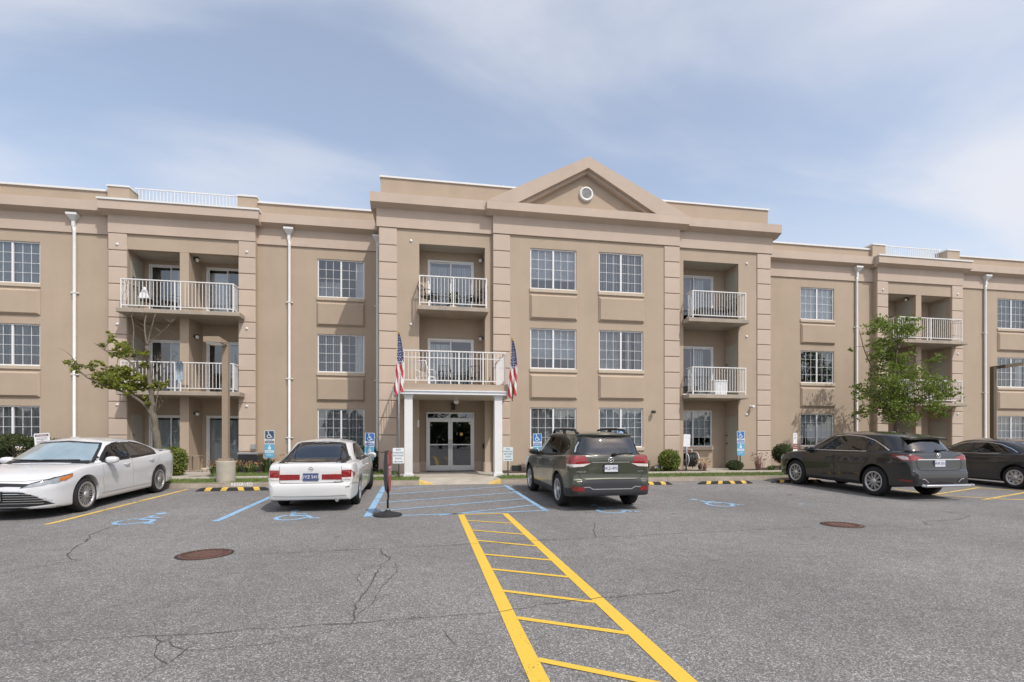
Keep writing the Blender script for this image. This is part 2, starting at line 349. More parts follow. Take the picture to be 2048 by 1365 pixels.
def strip(mb, pts, w, dz=.004, step=.1, mi=0):               # painted band lying on the lot
    for (x0, y0), (x1, y1) in zip(pts[:-1], pts[1:]):
        L = math.hypot(x1 - x0, y1 - y0); k = max(1, int(L / step)); nx, ny = -(y1 - y0) / L * w / 2, (x1 - x0) / L * w / 2
        vv = []
        for i in range(k + 1):
            t = i / k; x = x0 + (x1 - x0) * t; y = y0 + (y1 - y0) * t
            for s in (1, -1): vv.append((x + s * nx, y + s * ny, g(y + s * ny) + dz))
        mb.add(vv, [(2 * i, 2 * i + 1, 2 * i + 3, 2 * i + 2) for i in range(k)], mi)
    return mb
def line(name, pts, w, m, dz=.004): return strip(MB(), pts, w, dz).build(name, m, lot)
def P2(x, y): return pix(680 + x / 2.844, 940 + y / 2.844)
def P1(x, y): return pix(x / 2.926, 940 + y / 2.926)
def P3(x, y): return pix(1348 + x / 2.926, 940 + y / 2.926)
# yellow crosswalk ladder
for X in (.64, 1.47): line('crosswalk_side_line', [(X, -5), (X, 9.36)], .115, 'line_yellow')
rungs = [((672, 256), (930, 249)), ((700, 288), (965, 305)), ((730, 343), (1020, 367)), ((765, 402), (1090, 433)), ((805, 481), (1170, 513)), ((845, 565), (1262, 608)), ((900, 687), (1405, 749)), ((995, 843), (1600, 928)), ((1130, 1083), (1950, 1250))]
for i, (a, c) in enumerate(rungs):
    A, Cc = P2(*a), P2(*c); sl = (Cc[1] - A[1]) / (Cc[0] - A[0])
    line('crosswalk_rung', [(.69, A[1] + sl * (.69 - A[0])), (1.42, A[1] + sl * (1.42 - A[0]))], .06 if i else .075, 'line_yellow', .005)
for k in range(1, 8): line('crosswalk_rung', [(.69, 3.42 - .85 * k), (1.42, 3.25 - .85 * k)], .065, 'line_yellow', .005)
# stall lines
line('parking_line', [(-6.17, 9.4), (-6.10, 14.2)], .10, 'line_yellow_worn')
line('parking_line', [(-3.56, 9.28), (-3.56, 13.9)], .12, 'line_blue')
line('aisle_line', [(-1.06, 9.38), (-1.13, 14.2)], .13, 'line_blue')
line('aisle_line', [(2.33, 9.58), (2.2, 14.1)], .10, 'line_blue')
line('aisle_line', [(-1.12, 9.37), (2.4, 9.62)], .075, 'line_blue')
for a, c in (((205, 190), (985, 130)), ((190, 237), (1050, 165)), ((560, 260), (1110, 200)), ((270, 140), (945, 95)), ((265, 109), (520, 95))):
    line('aisle_stripe', [P2(*a), P2(*c)], .07, 'line_blue')
line('parking_line', [P2(1675, 148), P2(1875, 213)], .10, 'line_blue_faint')
line('parking_line', [(8.05, 9.3), (7.9, 13.6)], .10, 'line_blue_faint')
line('parking_line', [P3(560, 178), P3(830, 206)], .10, 'line_blue_faint'); line('parking_line', [P3(1380, 175), P3(1590, 192)], .10, 'line_blue_faint')
for a, c in (((1290, 112), (1530, 148)), ((1540, 143), (1790, 104)), ((1810, 176), (2300, 92)), ((1530, 148), (1990, 176)), ((1990, 176), (2300, 168)), ((1760, 106), (2200, 132)), ((2150, 190), (2700, 110))):
    line('hatch_line', [P3(*a), P3(*c)], .085, 'line_yellow_worn')
def arc(cx, cy, r, a0, a1, k=14): return [(cx + r * math.cos(R(a0 + (a1 - a0) * i / k)), cy + r * math.sin(R(a0 + (a1 - a0) * i / k))) for i in range(k + 1)]
def icon_strokes(): return [(arc(-.04, .27, .25, 118, 355, 16), .085), ([(-.1, .74), (-.07, .42), (.2, .42), (.34, .1), (.46, .14)], .09), ([(-.09, .58), (.16, .58)], .075)], (-.12, .9, .085)
def ground_icon(cx, cy, sx_, sy_, rot, m):
    mb = MB(); st, hd = icon_strokes(); c_, s_ = math.cos(R(rot)), math.sin(R(rot))
    T = lambda p: (cx + (p[0] * c_ - (p[1] - .45) * s_) * sx_, cy + (p[0] * s_ + (p[1] - .45) * c_) * sy_)
    for pl, w in st: strip(mb, [T(p) for p in pl], w * sx_ * .95, .004)
    k = arc(hd[0], hd[1], hd[2], 0, 360, 12)[:-1]; q = [T(p) for p in k]; mb.add([(x, y, g(y) + .0045) for x, y in q], [tuple(range(12))])
    return mb.build('wheelchair_marking', m, lot)
ground_icon(-4.85, 9.72, 1.0, 1.25, -12, 'line_blue'); ground_icon(-2.36, 9.74, 1.0, 1.2, 4, 'line_blue')
ground_icon(3.62, 9.6, 1.0, 1.2, 0, 'line_blue'); ground_icon(6.25, 10.1, 1.0, 1.2, 8, 'line_blue'); ground_icon(11.9, 9.55, .9, 1.0, 0, 'line_blue_faint')
# cracks
def crack(pts, w=.011, dz=.0062):
    pl = [pts[0]]; rr = random.Random(len(pts) * 13 + int(abs(pts[0][0]) * 50))
    for (x0, y0), (x1, y1) in zip(pts[:-1], pts[1:]):
        L = math.hypot(x1 - x0, y1 - y0); k = max(1, int(L / .07)); nx, ny = -(y1 - y0) / L, (x1 - x0) / L
        for i in range(1, k + 1):
            t = i / k; j = rr.uniform(-.018, .018) if i < k else 0; pl.append((x0 + (x1 - x0) * t + nx * j, y0 + (y1 - y0) * t + ny * j))
    mb = MB(); prev = None
    for i, (x, y) in enumerate(pl):
        a = pl[max(0, i - 1)]; c = pl[min(len(pl) - 1, i + 1)]; L = math.hypot(c[0] - a[0], c[1] - a[1]) or 1; ww = w * rr.uniform(.25, 1.05) / 2
        nx, ny = -(c[1] - a[1]) / L * ww, (c[0] - a[0]) / L * ww
        mb.v += [(x + nx, y + ny, g(y) + dz), (x - nx, y - ny, g(y) + dz)]
        if i: mb.f.append([2 * i - 2, 2 * i - 1, 2 * i + 1, 2 * i]); mb.m.append(0); mb.sm.append(False)
    return mb.build('pavement_crack', 'crack', lot)
crack([P1(*p) for p in ((-150, 1045), (0, 1030), (200, 1015), (410, 995), (500, 1000), (700, 985), (830, 975), (1010, 970), (1200, 962), (1420, 937), (1680, 928), (1800, 915), (1985, 905))] + [P2(*p) for p in ((170, 870), (420, 845), (650, 828), (900, 812), (1170, 765), (1450, 735), (1950, 690))], .010)
crack([P1(*p) for p in ((0, 610), (110, 590), (290, 560), (390, 540), (470, 535))])
crack([P1(*p) for p in ((450, 530), (410, 520), (390, 495), (430, 462), (530, 400), (530, 380), (640, 340), (690, 325))], .016)
crack([P1(*p) for p in ((1350, 495), (1700, 487), (1985, 472))] + [P2(*p) for p in ((230, 450), (520, 435), (690, 425), (1080, 405), (1450, 388), (1800, 370))] + [P3(*p) for p in ((0, 375), (240, 365), (500, 350), (700, 345), (800, 335))], .013)
crack([P2(*p) for p in ((235, 452), (235, 480), (285, 500), (230, 550), (180, 640), (85, 770), (80, 830), (65, 875))], .014)
crack([P2(*p) for p in ((310, 530), (325, 580), (270, 640), (220, 700), (180, 770), (100, 820))], .008)
crack([P2(*p) for p in ((230, 545), (140, 560), (100, 610), (120, 670))], .006)
crack([P2(*p) for p in ((590, 920), (620, 960), (660, 1000))], .008)
crack([P1(*p) for p in ((910, 980), (920, 1000), (970, 1010), (1000, 990), (1005, 975))], .007)
crack([P1(*p) for p in ((940, 1010), (912, 1060), (925, 1110), (980, 1140), (1060, 1080), (1160, 1015))], .007)
crack([P1(*p) for p in ((990, 1005), (1010, 1035), (1080, 1055), (1250, 1055), (1500, 1030), (1700, 990))], .007)
crack([P1(*p) for p in ((980, 1140), (900, 1180), (830, 1235))], .006)
crack([P3(*p) for p in ((1590, 245), (1650, 260), (1730, 275), (1640, 295), (1500, 300), (1440, 306))], .016)
crack([P3(*p) for p in ((1130, 325), (1300, 335), (1420, 350), (1560, 355))], .014); crack([P3(*p) for p in ((1455, 305), (1480, 320), (1520, 328))], .014)
crack([P2(*p) for p in ((1445, 300), (1450, 325), (1440, 345), (1455, 385))], .012)
crack([P3(*p) for p in ((0, 705), (150, 700), (240, 712))], .006); crack([P3(*p) for p in ((580, 760), (700, 740), (780, 708), (805, 718))], .007)
crack([P3(*p) for p in ((1100, 190), (1300, 215), (1480, 230))], .007)

# kerb, walk, lawn, planting bed
kerb = MB(); kerb.box(-60, -.2, KY + .02, KY + .14, .05, .24); kerb.box(2.15, 60, KY + .02, KY + .14, .05, .24)
kerb = tag(kerb.build('kerb', 'kerb'), kind='structure')
proto = None
def kerbseg(x0, x1, m='kerb'):
    global proto
    L = x1 - x0
    mb = MB(); prof = [(KY, .1), (KY + .012, .225), (KY + .035, .253), (KY + .145, .257), (KY + .15, .1)]
    vv = [(x, y, z) for x in (0, L - .012) for y, z in prof]; k = len(prof)
    mb.add(vv, [tuple(range(k))[::-1], tuple(range(k, 2 * k))] + [(i, i + 1, i + 1 + k, i + k) for i in range(k - 1)])
    return mb.mesh('kerb_section', m)
kme = kerbseg(0, 2.6)
for k in range(9): link('kerb_section', kme, kerb, (-.2 - 2.6 * (k + 1), 0, 0))
for k in range(13): link('kerb_section', kme, kerb, (2.15 + 2.6 * k, 0, 0))
for x0, x1, z0, z1 in ((-.2, .22, .257, .135), (1.75, 2.15, .135, .257)):
    mb = MB(); vv = []
    for x, z in ((x0, z0), (x1, z1)): vv += [(x, KY - .002, .08), (x, KY + .02, z - .01), (x, KY + .05, z), (x, KY + .3 + .5 * (.257 - z), z + .004), (x, KY + .3, .08)]
    mb.add(vv, [(0, 1, 2, 3, 4), (9, 8, 7, 6, 5)] + [(i, i + 1, i + 6, i + 5) for i in range(4)]); mb.build('painted_kerb_flare', 'yellow_kerb', kerb)
mb = MB(); vv = [(.2, KY + .0, .130), (1.77, KY, .130), (2.1, KY + 1.0, .276), (-.15, KY + 1.0, .276), (.2, KY, .05), (1.77, KY, .05)]
mb.add(vv, [(0, 1, 2, 3), (4, 5, 1, 0)]); mb.quad((-.2, KY + .3, .262), (.2, KY + .005, .128), (-.15, KY + 1.0, .274), (-.2, KY + 1.0, .27)); mb.quad((1.77, KY + .005, .128), (2.15, KY + .3, .262), (2.15, KY + 1, .27), (2.1, KY + 1, .274))
mb.quad((-.9, 15.4, .279), (2.6, 15.4, .279), (2.6, 17.72, .279), (-.9, 17.72, .279)); mb.quad((-.24, 17.7, .281), (2.06, 17.7, .281), (2.06, 18.4, .281), (-.24, 18.4, .281))
tag(mb.build('entrance_apron', 'concrete'), kind='structure')
walk = MB()
for x0, x1 in ((-60, -.9), (2.6, 60)): walk.quad((x0, 15.5, .278), (x1, 15.5, .278), (x1, 16.6, .278), (x0, 16.6, .278))
walk = tag(walk.build('walkway', 'joint'), kind='structure')
mb = MB(); mb.bbox(0, 1.49, 15.5, 16.6, .2, .290, .0); slab = mb.mesh('paving_slab', 'concrete')
for k in range(15): link('paving_slab', slab, walk, (-.9 - 1.5 * (k + 1), 0, 0))
for k in range(20): link('paving_slab', slab, walk, (2.6 + 1.5 * k, 0, 0))
mb = MB()
for x0, x1, y0, y1 in ((-8.5, -6.65, 16.602, 20.9), (-10.4, -8.5, 18.9, 20.9), (10.2, 11.6, 16.602, 18.6), (9.67, 10.2, 17.3, 18.6), (11.6, 11.98, 17.3, 18.6), (20.98, 24.49, 18.6, 20.9)): mb.quad((x0, y0, .288), (x1, y0, .288), (x1, y1, .278), (x0, y1, .278))
tag(mb.build('path', 'concrete'), kind='structure')
mb = MB()
for x0, x1, y0, y1 in ((-60, -8.5, 16.6, 20.1), (-6.65, -.9, 17.3, 20.1), (2.6, 10.2, 16.6, 17.75), (11.6, 60, 16.6, 20.1)): mb.quad((x0, y0, .282), (x1, y0, .282), (x1, y1, .274), (x0, y1, .274))
tag(mb.build('planting_bed', 'mulch'), kind='structure')
lawn_areas = [(-24, -.25, KY + .15, 15.5), (2.2, 34, KY + .15, 15.5), (-6.6, -.95, 16.62, 17.35)]
def LZ(y): return .250 + .034 * (y - KY) if y < 16 else .290 + .05 * (y - 16.62)
mb = MB()
for x0, x1, y0, y1 in [(-160, -.2, KY + .02, 15.5), (2.15, 160, KY + .02, 15.5), lawn_areas[2]]: mb.quad((x0, y0, LZ(y0)), (x1, y0, LZ(y0)), (x1, y1, LZ(y1)), (x0, y1, LZ(y1)))
tag(mb.build('lawn', 'soil_grass'), kind='structure')
mb = MB(); rr = random.Random(3)
for x0, x1, y0, y1 in lawn_areas:
    for _ in range(int((x1 - x0) * (y1 - y0) * 1100)):
        x = rr.uniform(x0, x1); y = rr.uniform(y0, y1); a = rr.uniform(0, 6.28); h = rr.uniform(.03, .07); w = .006; dx, dy = math.cos(a) * w, math.sin(a) * w
        k = len(mb.v); zl = LZ(y); mb.v += [(x - dx, y - dy, zl), (x + dx, y + dy, zl), (x + rr.uniform(-.02, .02), y + rr.uniform(-.02, .02), zl + h)]; mb.f.append([k, k + 1, k + 2]); mb.m.append(0); mb.sm.append(False)
tag(mb.build('grass', 'grass', fix=False), 'short green grass between the kerb and the walk', 'grass', kind='stuff')

# oil and tyre stains in the bays
def stain(X, Y, rx, ry, seed):
    rr = random.Random(seed); mb = MB(); pts = [(X + rx * math.cos(a) * rr.uniform(.7, 1.15), Y + ry * math.sin(a) * rr.uniform(.7, 1.15)) for a in (2 * math.pi * i / 16 for i in range(16))]
    mb.add([(x, y, g(y) + .0028) for x, y in pts], [tuple(range(16))]); return mb.build('oil_stain', 'oil', lot)
for i, (x, y, a, c) in enumerate(((-4.8, 12.2, .35, .6), (-4.9, 11.0, .22, .3), (6.3, 12.3, .4, .6), (6.2, 11.2, .25, .4), (8.8, 12.4, .4, .55), (9.0, 11.1, .2, .3), (14.6, 12.2, .35, .5), (-2.3, 9.0, .3, .25), (1.9, 6.2, .22, .16), (-1.2, 7.4, .2, .13), (4.3, 8.8, .35, .2), (.95, 6.6, .2, .13))): stain(x, y, a, c, 60 + i)
# ================================================================ the building
YW, YB, YC = 20.04, 19.8, 17.7; YM = YC - .12                 # planes: wings, wing bays, centre block, its middle section
B = thing('apartment_building', (5.8, YC, DECK), 'three storey beige stucco apartment building with pediment, quoins and balconies', 'building')
def wall(name, x0, x1, z0, z1, y, holes, m='stucco', parent=B, thick=.12):
    xs_ = sorted({x0, x1} | {h[0] for h in holes} | {h[1] for h in holes}); zs = sorted({z0, z1} | {h[2] for h in holes} | {h[3] for h in holes}); mb = MB()
    for i in range(len(xs_) - 1):
        for j in range(len(zs) - 1):
            a, c, d, e = xs_[i], xs_[i + 1], zs[j], zs[j + 1]
            if any(h[0] <= a + 1e-6 and c <= h[1] + 1e-6 and h[2] <= d + 1e-6 and e <= h[3] + 1e-6 for h in holes): continue
            mb.quad((a, y, d), (c, y, d), (c, y, e), (a, y, e))
    for h in holes:
        t = y + (h[4] if len(h) > 4 else thick); a, c, d, e = h[:4]
        mb.quad((a, y, d), (a, t, d), (a, t, e), (a, y, e)); mb.quad((c, y, d), (c, y, e), (c, t, e), (c, t, d)); mb.quad((a, y, e), (a, t, e), (c, t, e), (c, y, e)); mb.quad((a, y, d), (c, y, d), (c, t, d), (a, t, d))
    return mb.build(name, m, parent, fix=False)
def gridframe(mb, x0, x1, z0, z1, y, cols, rows, w=.016, d=.02):
    for k in range(1, cols): x = x0 + (x1 - x0) * k / cols; mb.box(x - w / 2, x + w / 2, y, y + d, z0, z1)
    for k in range(1, rows): z = z0 + (z1 - z0) * k / rows; mb.box(x0, x1, y + .001, y + d - .001, z - w / 2, z + w / 2)
def slats(x0, x1, z0, z1, y, pitch, w, ang, rr, m, parent):
    mb = MB(); x = x0
    while x < x1:
        a = R(ang + rr.uniform(-9, 9)); dx, dy = math.cos(a) * w / 2, math.sin(a) * w / 2; j = rr.uniform(-.006, .006)
        mb.quad((x + j - dx, y - dy, z0), (x + j + dx, y + dy, z0), (x + j + dx, y + dy, z1), (x + j - dx, y - dy, z1)); x += pitch
    return mb.build('blind', m, parent, fix=False)
def drape(x0, x1, z0, z1, y, rr, m, parent, amp=.03):
    mb = MB(); k = int((x1 - x0) / .018); ph = rr.uniform(0, 6)
    pts = [(x0 + (x1 - x0) * i / k, y + amp * math.sin(i * .9 + ph + .8 * math.sin(i * .23)) + amp * .4 * math.sin(i * .37)) for i in range(k + 1)]
    for (xa, ya), (xb, yb) in zip(pts[:-1], pts[1:]): mb.add([(xa, ya, z0), (xb, yb, z0), (xb, yb, z1), (xa, ya, z1)], [(0, 1, 2, 3)], 0, True)
    return mb.build('curtain', m, parent, fix=False)
def sheet(x0, x1, z0, z1, y, m, parent, name='roller_shade'):
    return MB().quad((x0, y, z0), (x1, y, z0), (x1, y, z1), (x0, y, z1)).build(name, m, parent, fix=False)
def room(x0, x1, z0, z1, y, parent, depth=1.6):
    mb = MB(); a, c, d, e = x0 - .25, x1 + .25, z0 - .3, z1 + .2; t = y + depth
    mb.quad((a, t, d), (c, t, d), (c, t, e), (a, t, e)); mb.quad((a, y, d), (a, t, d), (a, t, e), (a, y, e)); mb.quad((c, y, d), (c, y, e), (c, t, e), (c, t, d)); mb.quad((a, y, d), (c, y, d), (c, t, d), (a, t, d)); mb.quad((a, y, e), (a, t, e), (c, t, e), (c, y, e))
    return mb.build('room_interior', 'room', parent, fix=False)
wr = random.Random(11)
def window(x0, x1, z0, z1, y, style, panel=True, label=None):
    f = .045; yf = y + .045; xm = (x0 + x1) / 2; mb = MB()
    mb.box(x0, x1, yf, yf + .07, z1 - f, z1); mb.box(x0, x1, yf, yf + .07, z0, z0 + f); mb.box(x0, x0 + f, yf, yf + .07, z0 + f, z1 - f); mb.box(x1 - f, x1, yf, yf + .07, z0 + f, z1 - f); mb.box(xm - .03, xm + .03, yf - .006, yf + .07, z0 + f, z1 - f)
    w = mb.build('window', 'white_vinyl', B)
    if label: w['label'] = label
    for a, c, dd in ((x0 + f, xm - .03, .025), (xm + .03, x1 - f, .035)):
        MB().quad((a, yf + dd, z0 + f), (c, yf + dd, z0 + f), (c, yf + dd, z1 - f), (a, yf + dd, z1 - f)).build('pane', 'glass', w, fix=False)
        gm = MB(); gridframe(gm, a, c, z0 + f, z1 - f, yf + dd - .014, 3, 4, .0115, .012); gm.build('muntin_grid', 'white_vinyl', w)
    mb = MB(); mb.bbox(x0 - .03, x1 + .03, y - .045, y + .05, z0 - .13, z0 - .003, .012); mb.build('sill', 'sill', w)
    yb = yf + .14; L = (x0 + .02, xm); Rr = (xm, x1 - .02); a, c = z0 + .02, z1 - .02
    if style == 'vert': slats(x0, x1, a, c, yb, .085, .089, 38, wr, 'blind', w)
    if style == 'vert_open': slats(x0, x1, a, c, yb, .10, .089, 72, wr, 'blind', w)
    if style == 'vert_half': slats(*L, a, c, yb, .085, .089, 60, wr, 'blind', w); drape(xm + .5, x1, a, c, yb, wr, 'blind_lit', w)
    if style == 'drape': drape(x0, x1, a, c, yb, wr, 'curtain', w)
    if style == 'drape_left': drape(*L, a, c, yb, wr, 'curtain', w); drape(xm + .25, xm + .45, a, c, yb, wr, 'curtain', w); drape(x1 - .2, x1, a, c, yb, wr, 'curtain', w)
    if style == 'shade': sheet(x0, x1, a + .35, c, yb, 'blind', w)
    if style == 'lit': drape(x0, x1, a, c, yb, wr, 'blind_lit', w, .012)
    if style == 'cafe': drape(*L, a, a + .62, yb, wr, 'curtain', w); drape(x1 - .35, x1, a, c, yb, wr, 'blind_lit', w)
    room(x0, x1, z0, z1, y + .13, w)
    if panel:
        MB().bbox(x0 - .02, x1 + .02, y - .085, y + .02, z0 - 1.10, z0 - .21, .065).build('spandrel_panel', 'stucco', B)
    return w
TOP = (8.33, 5.46, 2.60); BOT = (6.87, 4.00, 1.14)
def col_of_windows(x0, x1, y, styles, dz=0):
    hs = []
    for k in range(3):
        hs.append((x0, x1, BOT[k] + dz, TOP[k] + dz)); window(x0, x1, BOT[k] + dz, TOP[k] + dz, y, styles[k], k < 2)
    return hs
Z0 = .2
FB, FT, CT = 8.73, 9.35, 9.80                                # frieze bottom, frieze top = cornice soffit, cornice top
# --- wings
wl = col_of_windows(-15.05, -13.32, YW, ('vert', 'vert_open', 'drape')) + col_of_windows(-22.9, -21.17, YW, ('vert', 'lit', 'vert'))
wall('wall', -26, -11.02, Z0, FB, YW, wl)
wall('wall', -6.24, -1.55, Z0, FB, YW, col_of_windows(-4.09, -2.36, YW, ('cafe', 'vert_half', 'vert')))
wall('wall', 13.3, 20.42, Z0, FB, YW, col_of_windows(16.65, 18.38, YW, ('lit', 'vert_open', 'shade')))
wall('wall', 25.08, 40, Z0, FB, YW, col_of_windows(27.47, 29.2, YW, ('plain', 'vert_half', 'drape')) + col_of_windows(34.0, 35.73, YW, ('vert', 'lit', 'vert')))
def cornice_prof(yf, yb, top=None): return [(yf - .25, 9.46), (yf - .25, top or CT), (yb, top or CT), (yb, FT - .01), (yf - .015, FT - .01), (yf - .015, FT + .004)]
def band(x0, x1, y, fx, px_, over=.35, coping=False, par=None, ends=(0, 0)):  # frieze, cornice; optional parapet
    MB().box(fx[0], fx[1], y - .05, y + .28, FB, FT).build('frieze', 'stucco_trim', B)
    mb = MB(); a, c = x0 - ends[0], x1 + ends[1]
    mb.xprism(cornice_prof(y - .05, y + .3), a, c); cn = mb.build('cornice', 'stucco_trim', B)
    if coping: MB().box(a - .03, c + .03, y - over - .03, y + .3, CT + .001, CT + .07).build('coping', 'white', cn)
    if par: 
        p = MB().box(px_[0], px_[1], y + .02, y + .3, CT - .01, par).build('parapet', 'stucco', B)
        MB().box(px_[0], px_[1], y - .03, y + .33, par + .001, par + .07).build('coping', 'white', p)
band(-26, -11.23, YW, (-26, -11.0), (-26, -11.15), par=10.27); band(-6.03, -1.62, YW, (-6.26, -1.62), (-6.21, -1.62), par=10.27); band(13.36, 20.21, YW, (13.36, 20.44), (13.36, 20.29), par=10.22); band(25.29, 40, YW, (25.06, 40), (25.11, 40), par=10.22)
# --- pilasters with quoin blocks
qb = {}
def pilaster(x0, x1, y, z0=.30, proud=.035, back=.1):
    p = MB().box(x0 + .012, x1 - .012, y - proud + .022, y + back, z0, FB).build('pilaster', 'joint', B)
    js = [FB] + [8.12 - .595 * k for k in range(14)]; js = [z for z in js if z > z0 + .1] + [z0]
    for a, c in zip(js[:-1], js[1:]):
        h = round(a - c - .024, 3); key = (round(x1 - x0, 3), h)
        if key not in qb: qb[key] = MB().bbox(0, x1 - x0, 0, .08, 0, h, .014).mesh('stone_block', 'stucco_trim')
        o = link('stone_block', qb[key], p); bx = base_of(p); o.location = (x0 - bx[0], y - proud - bx[1], c + .012 - bx[2])
    return p
wall_light_n = 0
def fitting(x, z, y, r=.045):                               # small round cap on the wall
    return MB().lathe([(r, y), (r, y - .02), (r * .7, y - .035), (0.001, y - .04)], (x, 0, z), 'Y', 12).build('wall_cap', 'sign_white', B)
def jar_light(x, z, y, side=0):                             # jelly-jar light: dark bracket and white globe
    mb = MB()
    if side: mb.lathe([(.055, 0), (.055, side * .06), (.02, side * .06)], (x, y, z), 'X', 12); cx_, cy_ = x + side * .11, y
    else: mb.lathe([(.055, 0), (.055, -.06), (.02, -.06)], (x, y, z), 'Y', 12); cx_, cy_ = x, y - .12
    mb.box(cx_ - .05, cx_ + .05, cy_ - .05, cy_ + .05, z + .03, z + .075); l = mb.build('wall_light', 'lamp_dark', B)
    MB().lathe([(.045, .03), (.062, .0), (.06, -.05), (.035, -.085), (.001, -.092)], (cx_, cy_, z), 'Z', 14).build('globe', 'lens', l)
bal_me = MB().box(-.008, .008, -.008, .008, 0, .84).mesh('baluster', 'white_rail'); bal_y = bal_me
post_me = MB().box(-.019, .019, -.019, .019, 0, 1.03).mesh('rail_post', 'white_rail')
def railing(x0, x1, yf, yb, z, side_n=3, posts=(), pitch=.112, mid=False, sides=(1, 1)):
    mb = MB(); mb.box(x0 - .02, x1 + .02, yf - .022, yf + .022, z + 1.0, z + 1.035)
    for s, x in ((sides[0], x0), (sides[1], x1)):
        if s: mb.box(x - .02, x + .02, yf + .022, yb, z + 1.0, z + 1.034)
    r = mb.build('railing', 'white_rail', B); mb = MB(); mb.box(x0, x1, yf - .014, yf + .014, z + .10, z + .13)
    for s, x in ((sides[0], x0), (sides[1], x1)):
        if s: mb.box(x - .014, x + .014, yf + .014, yb, z + .10, z + .129)
    if mid: mb.box(x0, x1, yf - .012, yf + .012, z + .80, z + .825)
    mb.build('bottom_rail', 'white_rail', r); bx = base_of(r)
    def put(nm, me, x, y, zz): o = link(nm, me, r); o.location = (x - bx[0], y - bx[1], zz - bx[2])
    ps = [x0, x1] + list(posts)
    for x in ps: put('rail_post', post_me, x, yf, z)
    k = int(round((x1 - x0) / pitch))
    for i in range(1, k):
        x = x0 + (x1 - x0) * i / k
        if min(abs(x - p) for p in ps) > .04: put('baluster', bal_me, x, yf, z + .14)
    for s, x in ((sides[0], x0), (sides[1], x1)):
        if s:
            for i in range(1, side_n + 1): put('baluster', bal_me, x, yf + (yb - yf) * i / (side_n + 1), z + .14)
    return r
def slider(x0, x1, z0, z1, y, style='vert', single=False, dark='glass'):
    f = .055; mb = MB(); xm = (x0 + x1) / 2
    mb.box(x0, x1, y - .03, y + .06, z1 - f, z1); mb.box(x0, x0 + f, y - .03, y + .06, z0, z1 - f); mb.box(x1 - f, x1, y - .03, y + .06, z0, z1 - f); mb.box(x0 + f, x1 - f, y - .028, y + .06, z0, z0 + .05)
    d = mb.build('balcony_door', 'white_vinyl', B)
    for a, c, dy in ((x0 + f, xm + .025, .028), (xm - .025, x1 - f, -.002)):
        fr = MB(); t = .04; fr.box(a, c, y + dy, y + dy + .025, z1 - f - t, z1 - f - .001); fr.box(a, c, y + dy, y + dy + .025, z0 + .051, z0 + .05 + t + .03); fr.box(a, a + t, y + dy, y + dy + .025, z0 + .12, z1 - f - t); fr.box(c - t, c, y + dy, y + dy + .025, z0 + .12, z1 - f - t); fr.build('door_leaf', 'white_vinyl', d)
        MB().quad((a + t, y + dy + .012, z0 + .12), (c - t, y + dy + .012, z0 + .12), (c - t, y + dy + .012, z1 - f - t), (a + t, y + dy + .012, z1 - f - t)).build('pane', dark, d, fix=False)
    if style == 'vert': slats(x0, x1, z0 + .04, z1 - .16, y + .2, .085, .089, 30, wr, 'blind', d)
    if style == 'left': slats(x0, xm, z0 + .04, z1 - .16, y + .2, .085, .089, 25, wr, 'blind_lit', d)
    if style == 'part': slats(xm, x1 - .3, z0 + .04, z1 - .1, y + .2, .085, .089, 20, wr, 'blind', d)
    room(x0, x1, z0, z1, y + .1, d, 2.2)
    return d
def closet_door(xw, side, y0, y1, z):                        # flush door on a loggia's side wall (side = +1: wall faces +X)
    s = side * .012; d = MB().box(min(xw, xw + s), max(xw, xw + s), y0, y1, z + .03, z + 2.06).build('closet_door', 'door_grey', B)
    mb = MB()
    for zz in (z + 1.0, z + 1.32): mb.lathe([(.028, 0), (.028, side * .05), (.001, side * .055)], (xw + s, y1 - .1 if side < 0 else y0 + .1, zz), 'X', 10)
    mb.build('door_knob', 'lamp_dark', d); return d
FL = (5.97, 3.12, DECK + .004)                               # floor levels, top storey first
def balcony_slab(x0, x1, yf, yw, yb, z, xi0, xi1):
    s = MB().bbox(x0, x1, yf, yw - .0005, z - .145, z, .012); s.box(xi0, xi1, yw, yb, z - .14, z - .002)
    return s.build('balcony_slab', 'slab', B)
